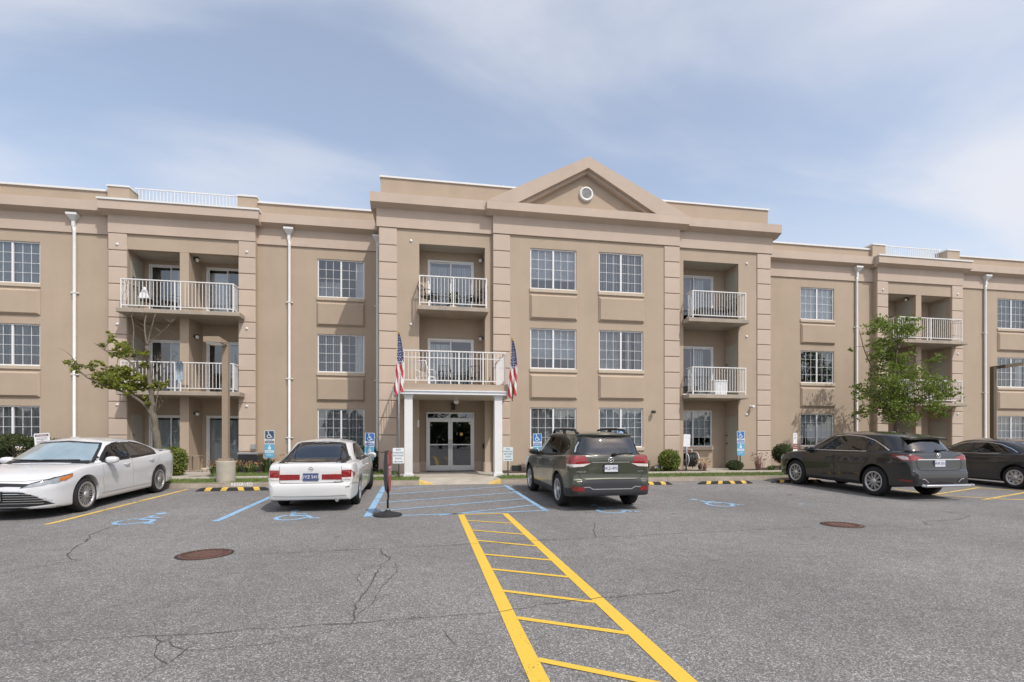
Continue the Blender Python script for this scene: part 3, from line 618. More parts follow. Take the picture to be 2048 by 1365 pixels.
# --- wing bays: two loggias side by side
def bay(px, part, mirror, st):
    (a, b_), (c, d) = px; yb = 20.9
    for x0, x1 in px: MB().box(x0 + .004, x1 - .004, YB, yb + .1, Z0, FB).build('pier', 'stucco', B)
    for x0, x1 in px: pilaster(x0, x1, YB)
    MB().box(part[0], part[1], YB + .02, yb, DECK, 8.19).build('partition_wall', 'stucco', B)
    MB().box(b_ - .003, c + .003, YB + .015, YB + .22, 8.19, FB).build('lintel', 'stucco', B)
    MB().box(b_, c, YB + .22, yb, 8.19, 8.26).build('loggia_ceiling', 'soffit', B)
    MB().box(a - .0, d + .0, YB - .05, YB + .35, FB, FT).build('frieze', 'stucco_trim', B)
    mb = MB().xprism(cornice_prof(YB - .05, YB + .4, CT - .03), a - .18, d + .18); cn = mb.build('cornice', 'stucco_trim', B)
    MB().box(a - .21, d + .21, YB - .335, YB + .4, CT - .029, CT + .035).build('coping', 'white', cn)
    doors = []
    for k in range(3):
        z = FL[k]
        for li, (x0, x1) in enumerate(((b_, part[0]), (part[1], c))):
            if not mirror: dx0, dx1 = x0 + .16, x1 - .02
            else: dx0, dx1 = x0 + .02, x0 + 1.05
            sty = st[k][li]; doors.append((dx0, dx1, z + .03, z + 2.07, .03)); slider(dx0, dx1, z + .03, z + 2.07, yb, sty)
            jx = x0 if (not mirror and li == 1) else (x1 if mirror and li == 0 else None)
            if jx is not None: jar_light(jx, z + 2.12, YB + .42, 1 if not mirror else -1)
            if mirror: closet_door(x1, -1, YB + .25, YB + 1.0, z)
            elif li == 0: closet_door(x0, 1, YB + .22, YB + .95, z)
        if k < 2:
            balcony_slab(b_ - .06, c + .22, YB - .56, YB, yb, z, b_, c)
            railing(b_ + .06, c - .02, YB - .47, YB + .02, z, 3, (part[0] + .06, part[1] - .06))
    wall('loggia_back_wall', b_, c, Z0, 8.2, yb, doors)
    for k, z in enumerate((8.32, 5.5, 2.65)):
        for x0, x1 in px: fitting((x0 + x1) / 2, z, YB - .035)
    # roof piers and roof railing above
    pr = []
    for x0, x1 in ((a - .1, b_ - .0), (c - .08, d + .0)):
        p = MB().box(x0, x1, YB + .12, YB + .72, CT - .03, 10.42).build('roof_pier', 'stucco', B); MB().box(x0 - .03, x1 + .03, YB + .09, YB + .75, 10.421, 10.48).build('coping', 'white', p)
    mb = MB(); y = YB + .5; mb.box(b_, c, y - .02, y + .02, 10.565, 10.6); mb.box(b_, c, y - .015, y + .015, 9.86, 9.885)
    k = int((c - b_) / .115)
    for i in range(1, k): x = b_ + (c - b_) * i / k; mb.box(x - .009, x + .009, y - .009, y + .009, 9.885, 10.565)
    mb.build('roof_railing', 'white_rail', B)
bay(((-11.05, -10.46), (-6.79, -6.21)), (-8.77, -8.47), False, (('part', 'left'), ('part', 'part'), ('vert', 'vert')))
bay(((20.39, 20.98), (24.49, 25.11)), (22.53, 22.83), True, (('part', 'part'), ('none', 'vert'), ('vert', 'none')))
# --- centre block
opL, opR = (-.24, 2.06), (9.67, 11.98)
wall('wall', -1.6, 2.34, Z0, FB, YC, [(opL[0], opL[1], DECK, 8.25, .7)])
wall('wall', 9.43, 13.36, Z0, FB, YC, [(opR[0], opR[1], DECK, 8.27, .9)])
wall('wall', 2.33, 9.44, Z0, FB, YM, col_of_windows(3.68, 5.40, YM, ('shade', 'shade', 'drape'), -.02) + col_of_windows(6.26, 7.99, YM, ('vert', 'drape_left', 'lit'), .0))
MB().box(-1.6, -1.3, YC + .001, YW + .3, Z0, FB).build('side_wall', 'stucco', B); MB().box(13.06, 13.36, YC + .001, YW + .3, Z0, FB).build('side_wall', 'stucco', B)
MB().box(2.33, 2.36, YM, YC, Z0, FB).build('wall_return', 'stucco', B); MB().box(9.41, 9.44, YM, YC, Z0, FB).build('wall_return', 'stucco', B)
pilaster(-1.60, -1.0, YC); pilaster(2.33, 2.94, YM); pilaster(8.82, 9.44, YM); pilaster(12.77, 13.36, YC)
for x in (-1.6, 13.36):                                      # quoins wrap the outer corners
    p = MB().box(x - .02, x + .02, YC + .05, YC + .5, .3, FB).build('corner_quoin', 'stucco_trim', B)
mb = MB(); mb.box(-1.68, 2.33, YC - .06, YC + .29, FB, FT); mb.box(9.44, 13.44, YC - .06, YC + .29, FB, FT); mb.box(2.33, 9.44, YM - .06, YC + .29, FB, FT); mb.box(-1.68, -1.4, YC + .3, YW + .25, FB, FT); mb.box(13.16, 13.44, YC + .3, YW + .25, FB, FT); mb.build('frieze', 'stucco_trim', B)
for a, c, sd_ in ((-1.87, 2.15, 0), (9.62, 13.63, 1)):
    mb = MB(); mb.xprism(cornice_prof(YC - .06, YC + .3, CT - .02), a, c)
    sx0, sx1 = (-1.62, -1.40) if sd_ == 0 else (13.38, 13.16); o_ = -.25 if sd_ == 0 else .25                     # return along the side wall
    q = [(sx0 + o_, 9.46), (sx0 + o_, CT - .02), (sx1, CT - .02), (sx1, FT - .01), (sx0 + o_ * .06, FT - .01), (sx0 + o_ * .06, FT + .004)]; mb.prism(q, YC + .3, YW + .2)
    mb.build('cornice', 'stucco_trim', B)
mb = MB().xprism(cornice_prof(YM - .06, YC + .3, CT - .05), 2.08, 9.69)
cn = mb.build('pediment_cornice', 'stucco_trim', B)
p = MB().box(-1.55, 13.3, YC + .05, YC + .3, CT - .03, 10.46).build('parapet', 'stucco', B); MB().box(-1.58, 13.33, YC + .01, YC + .34, 10.461, 10.52).build('coping', 'white', p)
mb = MB().box(-1.55, -1.3, YC + .3, 31, CT - .03, 10.455); mb.box(13.05, 13.3, YC + .3, 31, CT - .03, 10.455); mb.build('parapet', 'stucco', B)
# pediment: raking band around a recessed tympanum
ax, az = 5.76, 11.62; yl = YM - .31; o = [(2.08, CT - .05), (3.17, CT - .05), (ax, 11.21), (8.36, CT - .05), (9.69, CT - .05), (ax, az)]
mb = MB(); mb.prism([o[0], o[1], o[2], o[5]], yl - .002, YC + .3); mb.prism([o[5], o[2], o[3], o[4]], yl - .002, YC + .3); pd = mb.build('pediment', 'stucco_trim', B)
i_ = [(3.17, CT - .05), (8.36, CT - .05), (ax, 11.21)]
MB().prism([(3.3, CT - .1), (8.2, CT - .1), (ax, 11.15)], YC - .12, YC + .2).build('tympanum', 'stucco', pd)
mb = MB()                                                     # raking soffit moulding
for s in (0, 1):
    A = i_[s]; Cc = i_[2]; dx, dz_ = Cc[0] - A[0], Cc[1] - A[1]; L = math.hypot(dx, dz_); nx, nz = (dz_ / L * .1, -dx / L * .1) if s == 0 else (-dz_ / L * .1, dx / L * .1)
    mb.prism([(A[0] - .1 * (1 - 2 * s), A[1] - .06), Cc, (Cc[0], Cc[1] - .115), (A[0] + (.16 if s == 0 else -.16), A[1] - .06)], YC - .3, YC + .1)
mb.build('raking_moulding', 'stucco_trim', pd)
MB().prism([(2.3, CT - .04), (9.45, CT - .04), (ax, az - .06)], YC + .3, YC + 4).build('gable_roof', 'roof', pd)
v = MB().lathe([(.185, -.16), (.185, -.2), (.25, -.2), (.262, -.17), (.262, -.1)], (5.76, YC, 10.39), 'Y', 28).build('round_vent', 'white', B)
mb = MB()
for k in range(-4, 5):
    z = k * .040; hw = math.sqrt(max(0, .185 ** 2 - z * z)); mb.add([(5.76 - hw, YC - .19, 10.39 + z - .015), (5.76 + hw, YC - .19, 10.39 + z - .015), (5.76 + hw, YC - .165, 10.39 + z + .014), (5.76 - hw, YC - .165, 10.39 + z + .014)], [(0, 1, 2, 3)])
mb.build('louvre', 'white', v, fix=False); MB().lathe([(.001, -.13), (.19, -.13)], (5.76, YC, 10.39), 'Y', 24).build('vent_back', 'dark_metal', v)
# loggias of the centre block
hl = []
for k in range(2): z = FL[k]; hl.append((.05, 1.72, z + .03, z + 1.97, .03)); slider(.05, 1.72, z + .03, z + 1.97, YC + .7, 'left' if k else 'vert'); jar_light(opL[1], z + 2.0, YC + .45, -1)
hl.append((.0, 1.74, DECK + .01, 2.42, .03))
wall('loggia_back_wall', opL[0], opL[1], Z0, 8.26, YC + .7, hl)
hr = []
for k in range(2): z = FL[k]; hr.append((9.75, 11.45, z + .03, z + 2.05, .03)); slider(9.75, 11.45, z + .03, z + 2.05, YC + .9, 'part')
hr.append((9.75, 11.4, 1.14, 2.6, .03)); window(9.75, 11.4, 1.14, 2.6, YC + .86, 'shade', False)
wall('loggia_back_wall', opR[0], opR[1], Z0, 8.28, YC + .9, hr)
for k in range(3): closet_door(opR[1], -1, YC + .12, YC + .82, FL[k])
MB().box(opL[0], opL[1], YC + .001, YC + .7, 8.245, 8.3).build('loggia_ceiling', 'soffit', B); MB().box(opR[0], opR[1], YC + .001, YC + .9, 8.265, 8.3).build('loggia_ceiling', 'soffit', B)
balcony_slab(opL[0] - .06, opL[1] + .06, YC - .52, YC, YC + .7, FL[0], *opL); railing(opL[0] + .02, opL[1] - .0, YC - .44, YC - .0, FL[0], 3, (.92,), .118)
MB().box(opL[0], opL[1], YC, YC + .7, FL[1] - .2, FL[1] - .002).build('balcony_slab', 'slab', B)
for k in range(2): balcony_slab(opR[0] - .06, opR[1] + .1, YC - .52, YC, YC + .9, FL[k], *opR); railing(opR[0] + .14, opR[1] + .0, YC - .44, YC - .0, FL[k], 3, (), .108)
for x, z in ((-.52, 8.32), (-.52, 5.42), (12.33, 8.3), (12.33, 5.45), (12.33, 2.4)): fitting(x, z, YC)
# entrance canopy with terrace on top
cpx = (-1.0, 2.72); cy0 = 15.36
cn = MB().box(cpx[0] + .1, cpx[1] - .1, cy0 + .08, YC - .001, 2.92, FL[1]).build('canopy', 'stucco', B)
MB().box(cpx[0] + .12, cpx[1] - .12, cy0 + .1, YC - .002, 2.80, 2.919).build('canopy_soffit', 'soffit', cn)
mb = MB(); pr = [(0, .0), (0, .13), (.02, .13), (.02, .115), (.035, .02), (.08, .0)]
mb.box(cpx[0], cpx[1], cy0 - .02, cy0 + .075, 2.79, 2.90); mb.box(cpx[0] - .02, cpx[1] + .02, cy0 - .045, cy0 - .021, 2.875, 2.915); mb.box(cpx[0], cpx[0] + .095, cy0 + .076, YC - .06, 2.79, 2.90); mb.box(cpx[1] - .095, cpx[1], cy0 + .076, YC - .06, 2.79, 2.90); mb.build('gutter', 'gutter', cn)
MB().tube([(cpx[1] - .2, YC - .1, 2.8), (cpx[1] - .2, YC - .1, .3)], .04, 10).build('downspout', 'white', cn)
for x in (-.53, 2.22):
    mb = MB().box(x - .12, x + .12, 15.44, 15.68, DECK + .1, 2.74); mb.box(x - .15, x + .15, 15.41, 15.71, DECK, DECK + .1); mb.box(x - .14, x + .14, 15.42, 15.70, 2.72, 2.80); mb.build('column', 'white', cn)
railing(-.76, 2.44, 15.55, YC - .02, FL[1], 14, (.1, 1.0, 1.75), .112, True)
mb = MB().lathe([(.05, 2.8), (.055, 2.74), (.09, 2.70), (.09, 2.64), (.05, 2.6), (.001, 2.59)], (.98, 16.6, 0), 'Z', 16); mb.build('ceiling_light', 'lens', cn)
mb = MB().box(.9, 1.04, YC + .5, YC + .62, 2.5, 2.72); mb.box(.88, 1.06, YC + .48, YC + .64, 2.72, 2.75); mb.tube([(.97, YC + .56, 2.74), (.97, YC + .56, 2.81)], .012); mb.build('hanging_lantern', 'lamp_dark', cn)
# entrance door
ye = YC + .7
mb = MB(); x0, x1, z0, z1 = .0, 1.74, DECK + .012, 2.42; f = .055
for a, c, d, e in ((x0, x0 + f, z0, z1), (x1 - f, x1, z0, z1), (x0 + f, x1 - f, z1 - f, z1), (x0 + f, x1 - f, 2.17, 2.21)): mb.box(a, c, ye - .04, ye + .05, d, e)
ed = mb.build('entrance_door', 'alu', B)
for a, c in ((x0 + f, .867), (.873, x1 - f)):
    mb = MB(); s = .075; mb.box(a, a + s, ye - .02, ye + .02, z0, 2.17); mb.box(c - s, c, ye - .02, ye + .02, z0, 2.17); mb.box(a + s, c - s, ye - .02, ye + .02, z0, z0 + .2); mb.box(a + s, c - s, ye - .02, ye + .02, 2.07, 2.17); mb.box(a + s, c - s, ye - .045, ye - .021, 1.22, 1.26)
    lf = mb.build('door_leaf', 'alu', ed); MB().quad((a + s, ye, z0 + .2), (c - s, ye, z0 + .2), (c - s, ye, 2.07), (a + s, ye, 2.07)).build('pane', 'door_glass', lf, fix=False)
    hx = c - .04 if a < .5 else a + .04
    MB().tube([(hx, ye - .02, 1.1), (hx, ye - .07, 1.1), (hx, ye - .07, 1.42), (hx, ye - .02, 1.42)], .013, 8).build('pull_handle', 'alu', lf)
MB().quad((x0 + f, ye, 2.21), (x1 - f, ye, 2.21), (x1 - f, ye, z1 - f), (x0 + f, ye, z1 - f)).build('transom_pane', 'door_glass', ed, fix=False)
MB().lathe([(.06, -.003), (.001, -.004)], (1.27, ye, 1.62), 'Y', 16).build('door_sticker', 'stop_yellow', ed); MB().lathe([(.04, -.003), (.001, -.004)], (1.58, ye, 2.02), 'Y', 16).build('door_sticker', 'sign_white', ed); MB().lathe([(.04, -.003), (.001, -.004)], (.12, ye, 2.02), 'Y', 16).build('door_sticker', 'sign_red', ed)
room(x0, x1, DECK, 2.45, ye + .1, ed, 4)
mb = MB().box(2.0, 2.059, YC + .2, YC + .34, 1.1, 1.28); mb.build('call_box', 'dark_metal', B); MB().box(-.3, -.241, YC - .03, YC + .0, 1.85, 2.1).build('notice_plate', 'sign_white', B)
for a, c, d, e in ((opL[0], -.001, ye - .035, ye), (1.742, opL[1], ye - .035, ye), (opL[0] - .001, opL[0] + .035, YC + .0, ye - .036), (opL[1] - .035, opL[1] + .001, YC + .0, ye - .036), (-1.0, opL[0] - .002, YC - .035, YC), (opL[1] + .002, 2.32, YC - .035, YC)): MB().box(a, c, d, e, DECK, .62).build('plinth', 'stucco_trim', B)
mb = MB().box(2.95, 8.81, YM - .02, YM + .01, Z0, .44); mb.build('plinth', 'joint', B); MB().box(3.0, 3.35, YM - .03, YM, .3, .5).build('crawl_vent', 'dark_metal', B)
# cameras on the wall
for x, z, y, m in ((8.35, 2.48, YM, 'lamp_dark'), (12.5, 2.72, YC, 'sign_white')):
    mb = MB().lathe([(.04, 0), (.04, -.03), (.02, -.03)], (x, y, z), 'Y', 10); mb.tube([(x, y - .03, z), (x, y - .11, z - .03)], .018); mb.lathe([(.05, .05), (.075, .02), (.07, -.03), (.04, -.06), (.001, -.065)], (x, y - .14, z - .02), 'Z', 14); mb.build('security_camera', m, B)
for k, x in enumerate((.0,)): MB().tube([(-.9, YC - .03, 2.4), (-.8, YC - .14, 2.36)], .035, 8).build('security_camera', 'sill', B)
# downspouts
def downspout(x, y, zt=9.36, label=None):
    mb = MB(); mb.tube([(x, y - .09, zt - .42), (x, y - .07, zt - .62), (x, y - .07, .5), (x, y - .2, .34)], .052, 12); d = mb.build('downspout', 'white', B)
    mb = MB(); a, c = .17, .05
    top = [(x - a, y - .26), (x + a, y - .26), (x + a, y - .051), (x - a, y - .051)]; bot = [(x - c, y - .14), (x + c, y - .14), (x + c, y - .051), (x - c, y - .051)]
    mb.add([(p, q, zt) for p, q in top] + [(p, q, zt - .07) for p, q in top] + [(p, q, zt - .26) for p, q in bot] + [(p, q, zt - .44) for p, q in bot], [(0, 1, 5, 4), (1, 2, 6, 5), (2, 3, 7, 6), (3, 0, 4, 7), (4, 5, 9, 8), (5, 6, 10, 9), (6, 7, 11, 10), (7, 4, 8, 11), (8, 9, 13, 12), (9, 10, 14, 13), (10, 11, 15, 14), (11, 8, 12, 15)]); mb.build('leader_head', 'white', d)
    MB().box(x + .02, x + .2, y - .07, y - .0505, zt - .02, zt + .09).build('scupper', 'black', d)
    for z in (6.6, 3.72, 1.5): mb = MB(); mb.box(x - .13, x + .13, y - .05, y - .02, z - .015, z + .015); mb.box(x - .058, x + .058, y - .128, y - .049, z - .02, z + .02); mb.build('bracket', 'white', d)
for x in (-12.22, -5.08, 19.5, 26.65): downspout(x, YW)
downspout(-1.86, YW, 9.3)
# roof, back and ends so that the building is closed
mb = MB(); mb.box(-26, -1.4, YW + .25, 32, 9.6, 9.7); mb.box(13.2, 40, YW + .25, 32, 9.6, 9.7); mb.box(-1.4, 13.2, YC + .25, 32, 9.6, 9.75); mb.build('flat_roof', 'roof', B)
mb = MB(); mb.box(-26, 40, 31.8, 32, Z0, 10.2); mb.box(-26.2, -26.001, YW, 32, Z0, 10.2); mb.box(40.001, 40.2, YW, 32, Z0, 10.2); mb.build('rear_wall', 'stucco', B)
MB().box(-9.3, -8.9, 21.0, 21.4, 9.7, 10.25).build('roof_vent', 'galv', B)
# ================================================================ parked cars
def pchip(pts):
    xs_ = [p[0] for p in pts]; zs = [p[1] for p in pts]; n = len(pts)
    h = [xs_[i + 1] - xs_[i] for i in range(n - 1)]; d = [(zs[i + 1] - zs[i]) / h[i] for i in range(n - 1)]; m = [0.] * n; m[0] = d[0]; m[-1] = d[-1]
    for i in range(1, n - 1):
        if d[i - 1] * d[i] > 0: w1, w2 = 2 * h[i] + h[i - 1], h[i] + 2 * h[i - 1]; m[i] = (w1 + w2) / (w1 / d[i - 1] + w2 / d[i])
    def f(x):
        if x <= xs_[0]: return zs[0]
        if x >= xs_[-1]: return zs[-1]
        i = max(k for k in range(n - 1) if xs_[k] <= x); t = (x - xs_[i]) / h[i]; t2, t3 = t * t, t * t * t
        return (2 * t3 - 3 * t2 + 1) * zs[i] + (t3 - 2 * t2 + t) * h[i] * m[i] + (-2 * t3 + 3 * t2) * zs[i + 1] + (t3 - t2) * h[i] * m[i + 1]
    return f
def catmull(p, k=3):
    o_ = []
    for i in range(len(p) - 1):
        a, b_, c, d = p[max(0, i - 1)], p[i], p[i + 1], p[min(len(p) - 1, i + 2)]
        for j in range(k):
            t = j / k; o_.append(tuple(.5 * (2 * b_[q] + (c[q] - a[q]) * t + (2 * a[q] - 5 * b_[q] + 4 * c[q] - d[q]) * t * t + (3 * b_[q] - a[q] - 3 * c[q] + d[q]) * t ** 3) for q in (0, 1)))
    return o_ + [p[-1]]
def lower_body(S):
    top, bot, hw = pchip(S['top']), pchip(S['bot']), pchip(S['hw']); x0, x1 = S['top'][0][0], S['top'][-1][0]; cr = S.get('crown', .04); tk = S.get('tuck', .03)
    X = [x0]
    while X[-1] < x1 - 1e-6:
        x = X[-1]; e = min(x - x0, x1 - x); st = .008 if e < .1 else .02 if e < .3 else .05; X.append(min(x1, x + st))
    rings = []
    for x in X:
        t, b_, w = top(x), bot(x), hw(x); h = t - b_; q = min(1, h / .6)
        p = [(0, b_), (w * .8, b_), (w - .06 * q, b_ + .015 * q), (w - tk * q, b_ + .12 * h), (w - tk * .55 * q, b_ + .3 * h), (w - .008 * q, b_ + .52 * h), (w, b_ + .68 * h), (w - .008 * q, b_ + .80 * h), (w - .026 * q, b_ + .925 * h), (w - .075 * q, t), (w * .62, t + cr * .62 * q), (0, t + cr * q)]
        c = catmull(p, 3); rings.append([(x, y, z) for y, z in c] + [(x, -y, z) for y, z in c[-2:0:-1]])
    mb = MB(); n = len(rings[0])
    for r in rings: mb.v += r
    for i in range(len(rings) - 1):
        for j in range(n): a = i * n; mb.f.append([a + j, a + (j + 1) % n, a + n + (j + 1) % n, a + n + j]); mb.m.append(0); mb.sm.append(True)
    e = (len(rings) - 1) * n; mb.f.append(list(range(n))[::-1]); mb.m.append(0); mb.sm.append(True); mb.f.append([e + j for j in range(n)]); mb.m.append(0); mb.sm.append(True)
    return mb
def greenhouse(S):
    pr = S['cabin']; pk = max(range(len(pr)), key=lambda i: pr[i][1]); zp = pr[pk][1]; zb = min(pr[0][1], pr[-1][1]) - .06; ze = zp - S.get('roofdrop', .10)
    f = pchip(pr); fine = [(pr[0][0] + (pr[-1][0] - pr[0][0]) * i / 600, 0) for i in range(601)]; fine = [(x, f(x)) for x, _ in fine]; ip = max(range(601), key=lambda i: fine[i][1])
    def cross(z):
        if z <= pr[0][1]: xr = pr[0][0]
        else: xr = next((fine[i][0] for i in range(ip + 1) if fine[i][1] >= z), fine[ip][0])
        if z <= pr[-1][1]: xf = pr[-1][0]
        else: xf = next((fine[i][0] for i in range(600, ip - 1, -1) if fine[i][1] >= z), fine[ip][0])
        return xr, xf
    wb_, we = S['cab_w']; zw = pr[-1][1]; zs = [zb + (ze - zb) * i / 26 for i in range(27)] + [ze + (zp - ze) * (1 - (1 - i / 14) ** 1.7) for i in range(1, 14)] + [zp - .0015]
    bowf, bowr = S.get('bow', (.14, .10)); mb = MB(); n = 150
    for z in zs:
        xr, xf = cross(z)
        if z <= ze: w = wb_ + (we - wb_) * max(0, (z - zw) / (ze - zw)) ** 1.12
        else: w = we * max(.03, (1 - ((z - ze) / (zp - ze)) ** 1.5)) ** .62
        a = (xf - xr) / 2; xm = (xf + xr) / 2; fr = w / we if z > ze else 1
        for j in range(n):
            th = 2 * math.pi * (j + .5) / n; th = th - .32 * math.sin(4 * th) / 2; c, s = math.cos(th), math.sin(th); e = 2 / 6.5
            x = math.copysign(abs(c) ** e, c); y = math.copysign(abs(s) ** e, s)
            X_ = xm + a * x - (bowf if x > 0 else -bowr) * y * y * abs(x) * fr; tp = 1 - S.get('taper', .10) * max(0, (xm - X_) / a) ** 2 * .9 - .03 * max(0, (X_ - xm) / a) ** 2
            mb.v.append((X_, y * w * tp, z))
    for i in range(len(zs) - 1):
        for j in range(n): k = i * n; mb.f.append([k + j, k + (j + 1) % n, k + n + (j + 1) % n, k + n + j]); mb.m.append(0); mb.sm.append(True)
    k = (len(zs) - 1) * n; mb.f.append([k + j for j in range(n)]); mb.m.append(0); mb.sm.append(True); mb.f.append(list(range(n))[::-1]); mb.m.append(0); mb.sm.append(True)
    return mb
def sharpen(me, ang=42):
    bm = bmesh.new(); bm.from_mesh(me); bmesh.ops.recalc_face_normals(bm, faces=bm.faces)
    for e in bm.edges:
        if len(e.link_faces) == 2 and e.calc_face_angle(0) > R(ang): e.smooth = False
    for f in bm.faces: f.smooth = True
    bm.to_mesh(me); bm.free()
def colspan(poly, x):                                        # zmin, zmax of a polygon at x
    zz = []
    for (xa, za), (xb, zb) in zip(poly, poly[1:] + poly[:1]):
        if min(xa, xb) - 1e-9 <= x <= max(xa, xb) + 1e-9:
            zz += [za, zb] if abs(xb - xa) < 1e-9 else [za + (zb - za) * (x - xa) / (xb - xa)]
    return min(zz), max(zz)
def inside(poly, x, y):
    r_ = False
    for (xa, ya), (xb, yb) in zip(poly, poly[1:] + poly[:1]):
        if (ya > y) != (yb > y) and x < (xb - xa) * (y - ya) / (yb - ya) + xa: r_ = not r_
    return r_
class Surf:
    def __init__(s, me):
        bm = bmesh.new(); bm.from_mesh(me); s.t = BVHTree.FromBMesh(bm); s.b = bm
    def hit(s, ax, a, c, off):
        o_, d = {'L': ((a, 4, c), (0, -1, 0)), 'R': ((a, -4, c), (0, 1, 0)), 'B': ((-6, a, c), (1, 0, 0)), 'F': ((6, a, c), (-1, 0, 0)), 'T': ((a, c, 4), (0, 0, -1))}[ax]
        l, nn, _, _ = s.t.ray_cast(Vector(o_), Vector(d))
        if l is None:
            q = {'L': (a, .85, c), 'R': (a, -.85, c), 'B': (-2.3, a, c), 'F': (2.3, a, c), 'T': (a, c, 1)}[ax]; l, nn, _, _ = s.t.find_nearest(Vector(q))
        if nn.dot(Vector(d)) > 0: nn = -nn
        return l + nn * off
    def patch(s, mb, ax, poly, off=.004, st=.035, mi=0):
        xa, xb = min(p[0] for p in poly), max(p[0] for p in poly); xs_ = sorted({p[0] for p in poly}); X = []
        for p, q in zip(xs_[:-1], xs_[1:]):
            k = max(1, int((q - p) / st)); X += [p + (q - p) * i / k for i in range(k)]
        X.append(xs_[-1]); X[0] += 1e-4; X[-1] -= 1e-4
        sp = [colspan(poly, x) for x in X]; m = max(2, int(max(q - p for p, q in sp) / st)); k0 = len(mb.v)
        for x, (p, q) in zip(X, sp): mb.v += [tuple(s.hit(ax, x, p + (q - p) * j / m, off)) for j in range(m + 1)]
        for i in range(len(X) - 1):
            for j in range(m): k = k0 + i * (m + 1) + j; mb.f.append([k, k + m + 1, k + m + 2, k + 1]); mb.m.append(mi); mb.sm.append(True)
        return mb
    def line(s, mb, ax, pts, w, off=.003, st=.04, mi=0):
        for (xa, za), (xb, zb) in zip(pts[:-1], pts[1:]):
            L = math.hypot(xb - xa, zb - za)
            if L < 1e-5: continue
            k = max(1, int(L / st)); nx, nz = -(zb - za) / L * w / 2, (xb - xa) / L * w / 2; k0 = len(mb.v)
            for i in range(k + 1):
                t = i / k; x, z = xa + (xb - xa) * t, za + (zb - za) * t
                mb.v += [tuple(s.hit(ax, x + nx, z + nz, off)), tuple(s.hit(ax, x - nx, z - nz, off))]
            for i in range(k): q = k0 + 2 * i; mb.f.append([q, q + 1, q + 3, q + 2]); mb.m.append(mi); mb.sm.append(True)
        return mb
def mirror_poly(poly): return [(-a, c) for a, c in poly][::-1]
def make_wheel(parent, x, y, r, wd, rim, style, rimm, steer=0):
    s = 1 if y > 0 else -1
    mb = MB(); t = wd / 2; mb.lathe([(rim - .01, -t + .01), (rim + .012, -t), (r - .05, -t - .004), (r - .018, -t + .012), (r, -t + .035), (r, t - .035), (r - .018, t - .012), (r - .05, t + .004), (rim + .012, t), (rim - .01, t - .02), (rim - .03, 0), (rim - .03, -t + .01)], (0, 0, 0), 'Y', 40)
    w = mb.build('wheel', 'rubber', parent, world=False, loc=(x, y - s * t, r)); w.rotation_euler = (0, 0, (0 if s > 0 else math.pi) + steer)
    mb = MB(); mb.lathe([(rim - .02, -t + .02), (rim - .02, t - .07), (.001, t - .09)], (0, 0, 0), 'Y', 32); mb.build('rim_well', 'black', w, world=False)
    mb = MB(); mb.lathe([(rim - .028, t - .045), (rim - .026, t - .004), (rim + .006, t + .004), (rim + .014, t - .004)], (0, 0, 0), 'Y', 40)
    def spoke(a, w0, w1, r0, r1, bulge=.02, tw=0):
        ca, sa = math.cos(a), math.sin(a); k = len(mb.v)
        for rr_, ww, yo in ((r0, w0, t - .03 + bulge), ((r0 + r1) / 2, (w0 + w1) / 2, t - .02 + bulge * .6), (r1, w1, t - .012)):
            aa = tw * (rr_ - r0)
            for side in (-1, 1):
                px_, pz_ = rr_, side * ww / 2 + aa; X_, Z_ = px_ * ca - pz_ * sa, px_ * sa + pz_ * ca
                mb.v += [(X_, yo, Z_), (X_, yo - .035, Z_)]
        for i in range(2):
            q = k + 4 * i; mb.f += [[q, q + 2, q + 6, q + 4], [q, q + 4, q + 5, q + 1], [q + 2, q + 3, q + 7, q + 6]]; mb.m += [0] * 3; mb.sm += [False] * 3
    hub = rim - .03
    if style == 'multi':                                      # ten pairs of thin spokes
        for i in range(10):
            a = 2 * math.pi * i / 10
            for d in (-.1, .1): spoke(a + d, .014, .015, .045, hub, .02, .22 * (1 if d > 0 else -1) * .3)
    if style == 'ten':
        for i in range(10):
            a = 2 * math.pi * i / 10; spoke(a - .09, .020, .014, .05, hub); spoke(a + .09, .020, .014, .05, hub)
    if style == 'five':
        for i in range(5):
            a = 2 * math.pi * i / 5 + .3; spoke(a - .13, .030, .020, .05, hub); spoke(a + .13, .030, .020, .05, hub)
    if style == 'cap':
        for i in range(8): spoke(2 * math.pi * i / 8 + .2, .055, .095, .05, hub, .012)
    mb.lathe([(.075, t - .03), (.07, t + .0), (.045, t + .008), (.04, t + .012), (.001, t + .014)], (0, 0, 0), 'Y', 20)
    mb.build('rim', rimm, w, world=False); return w
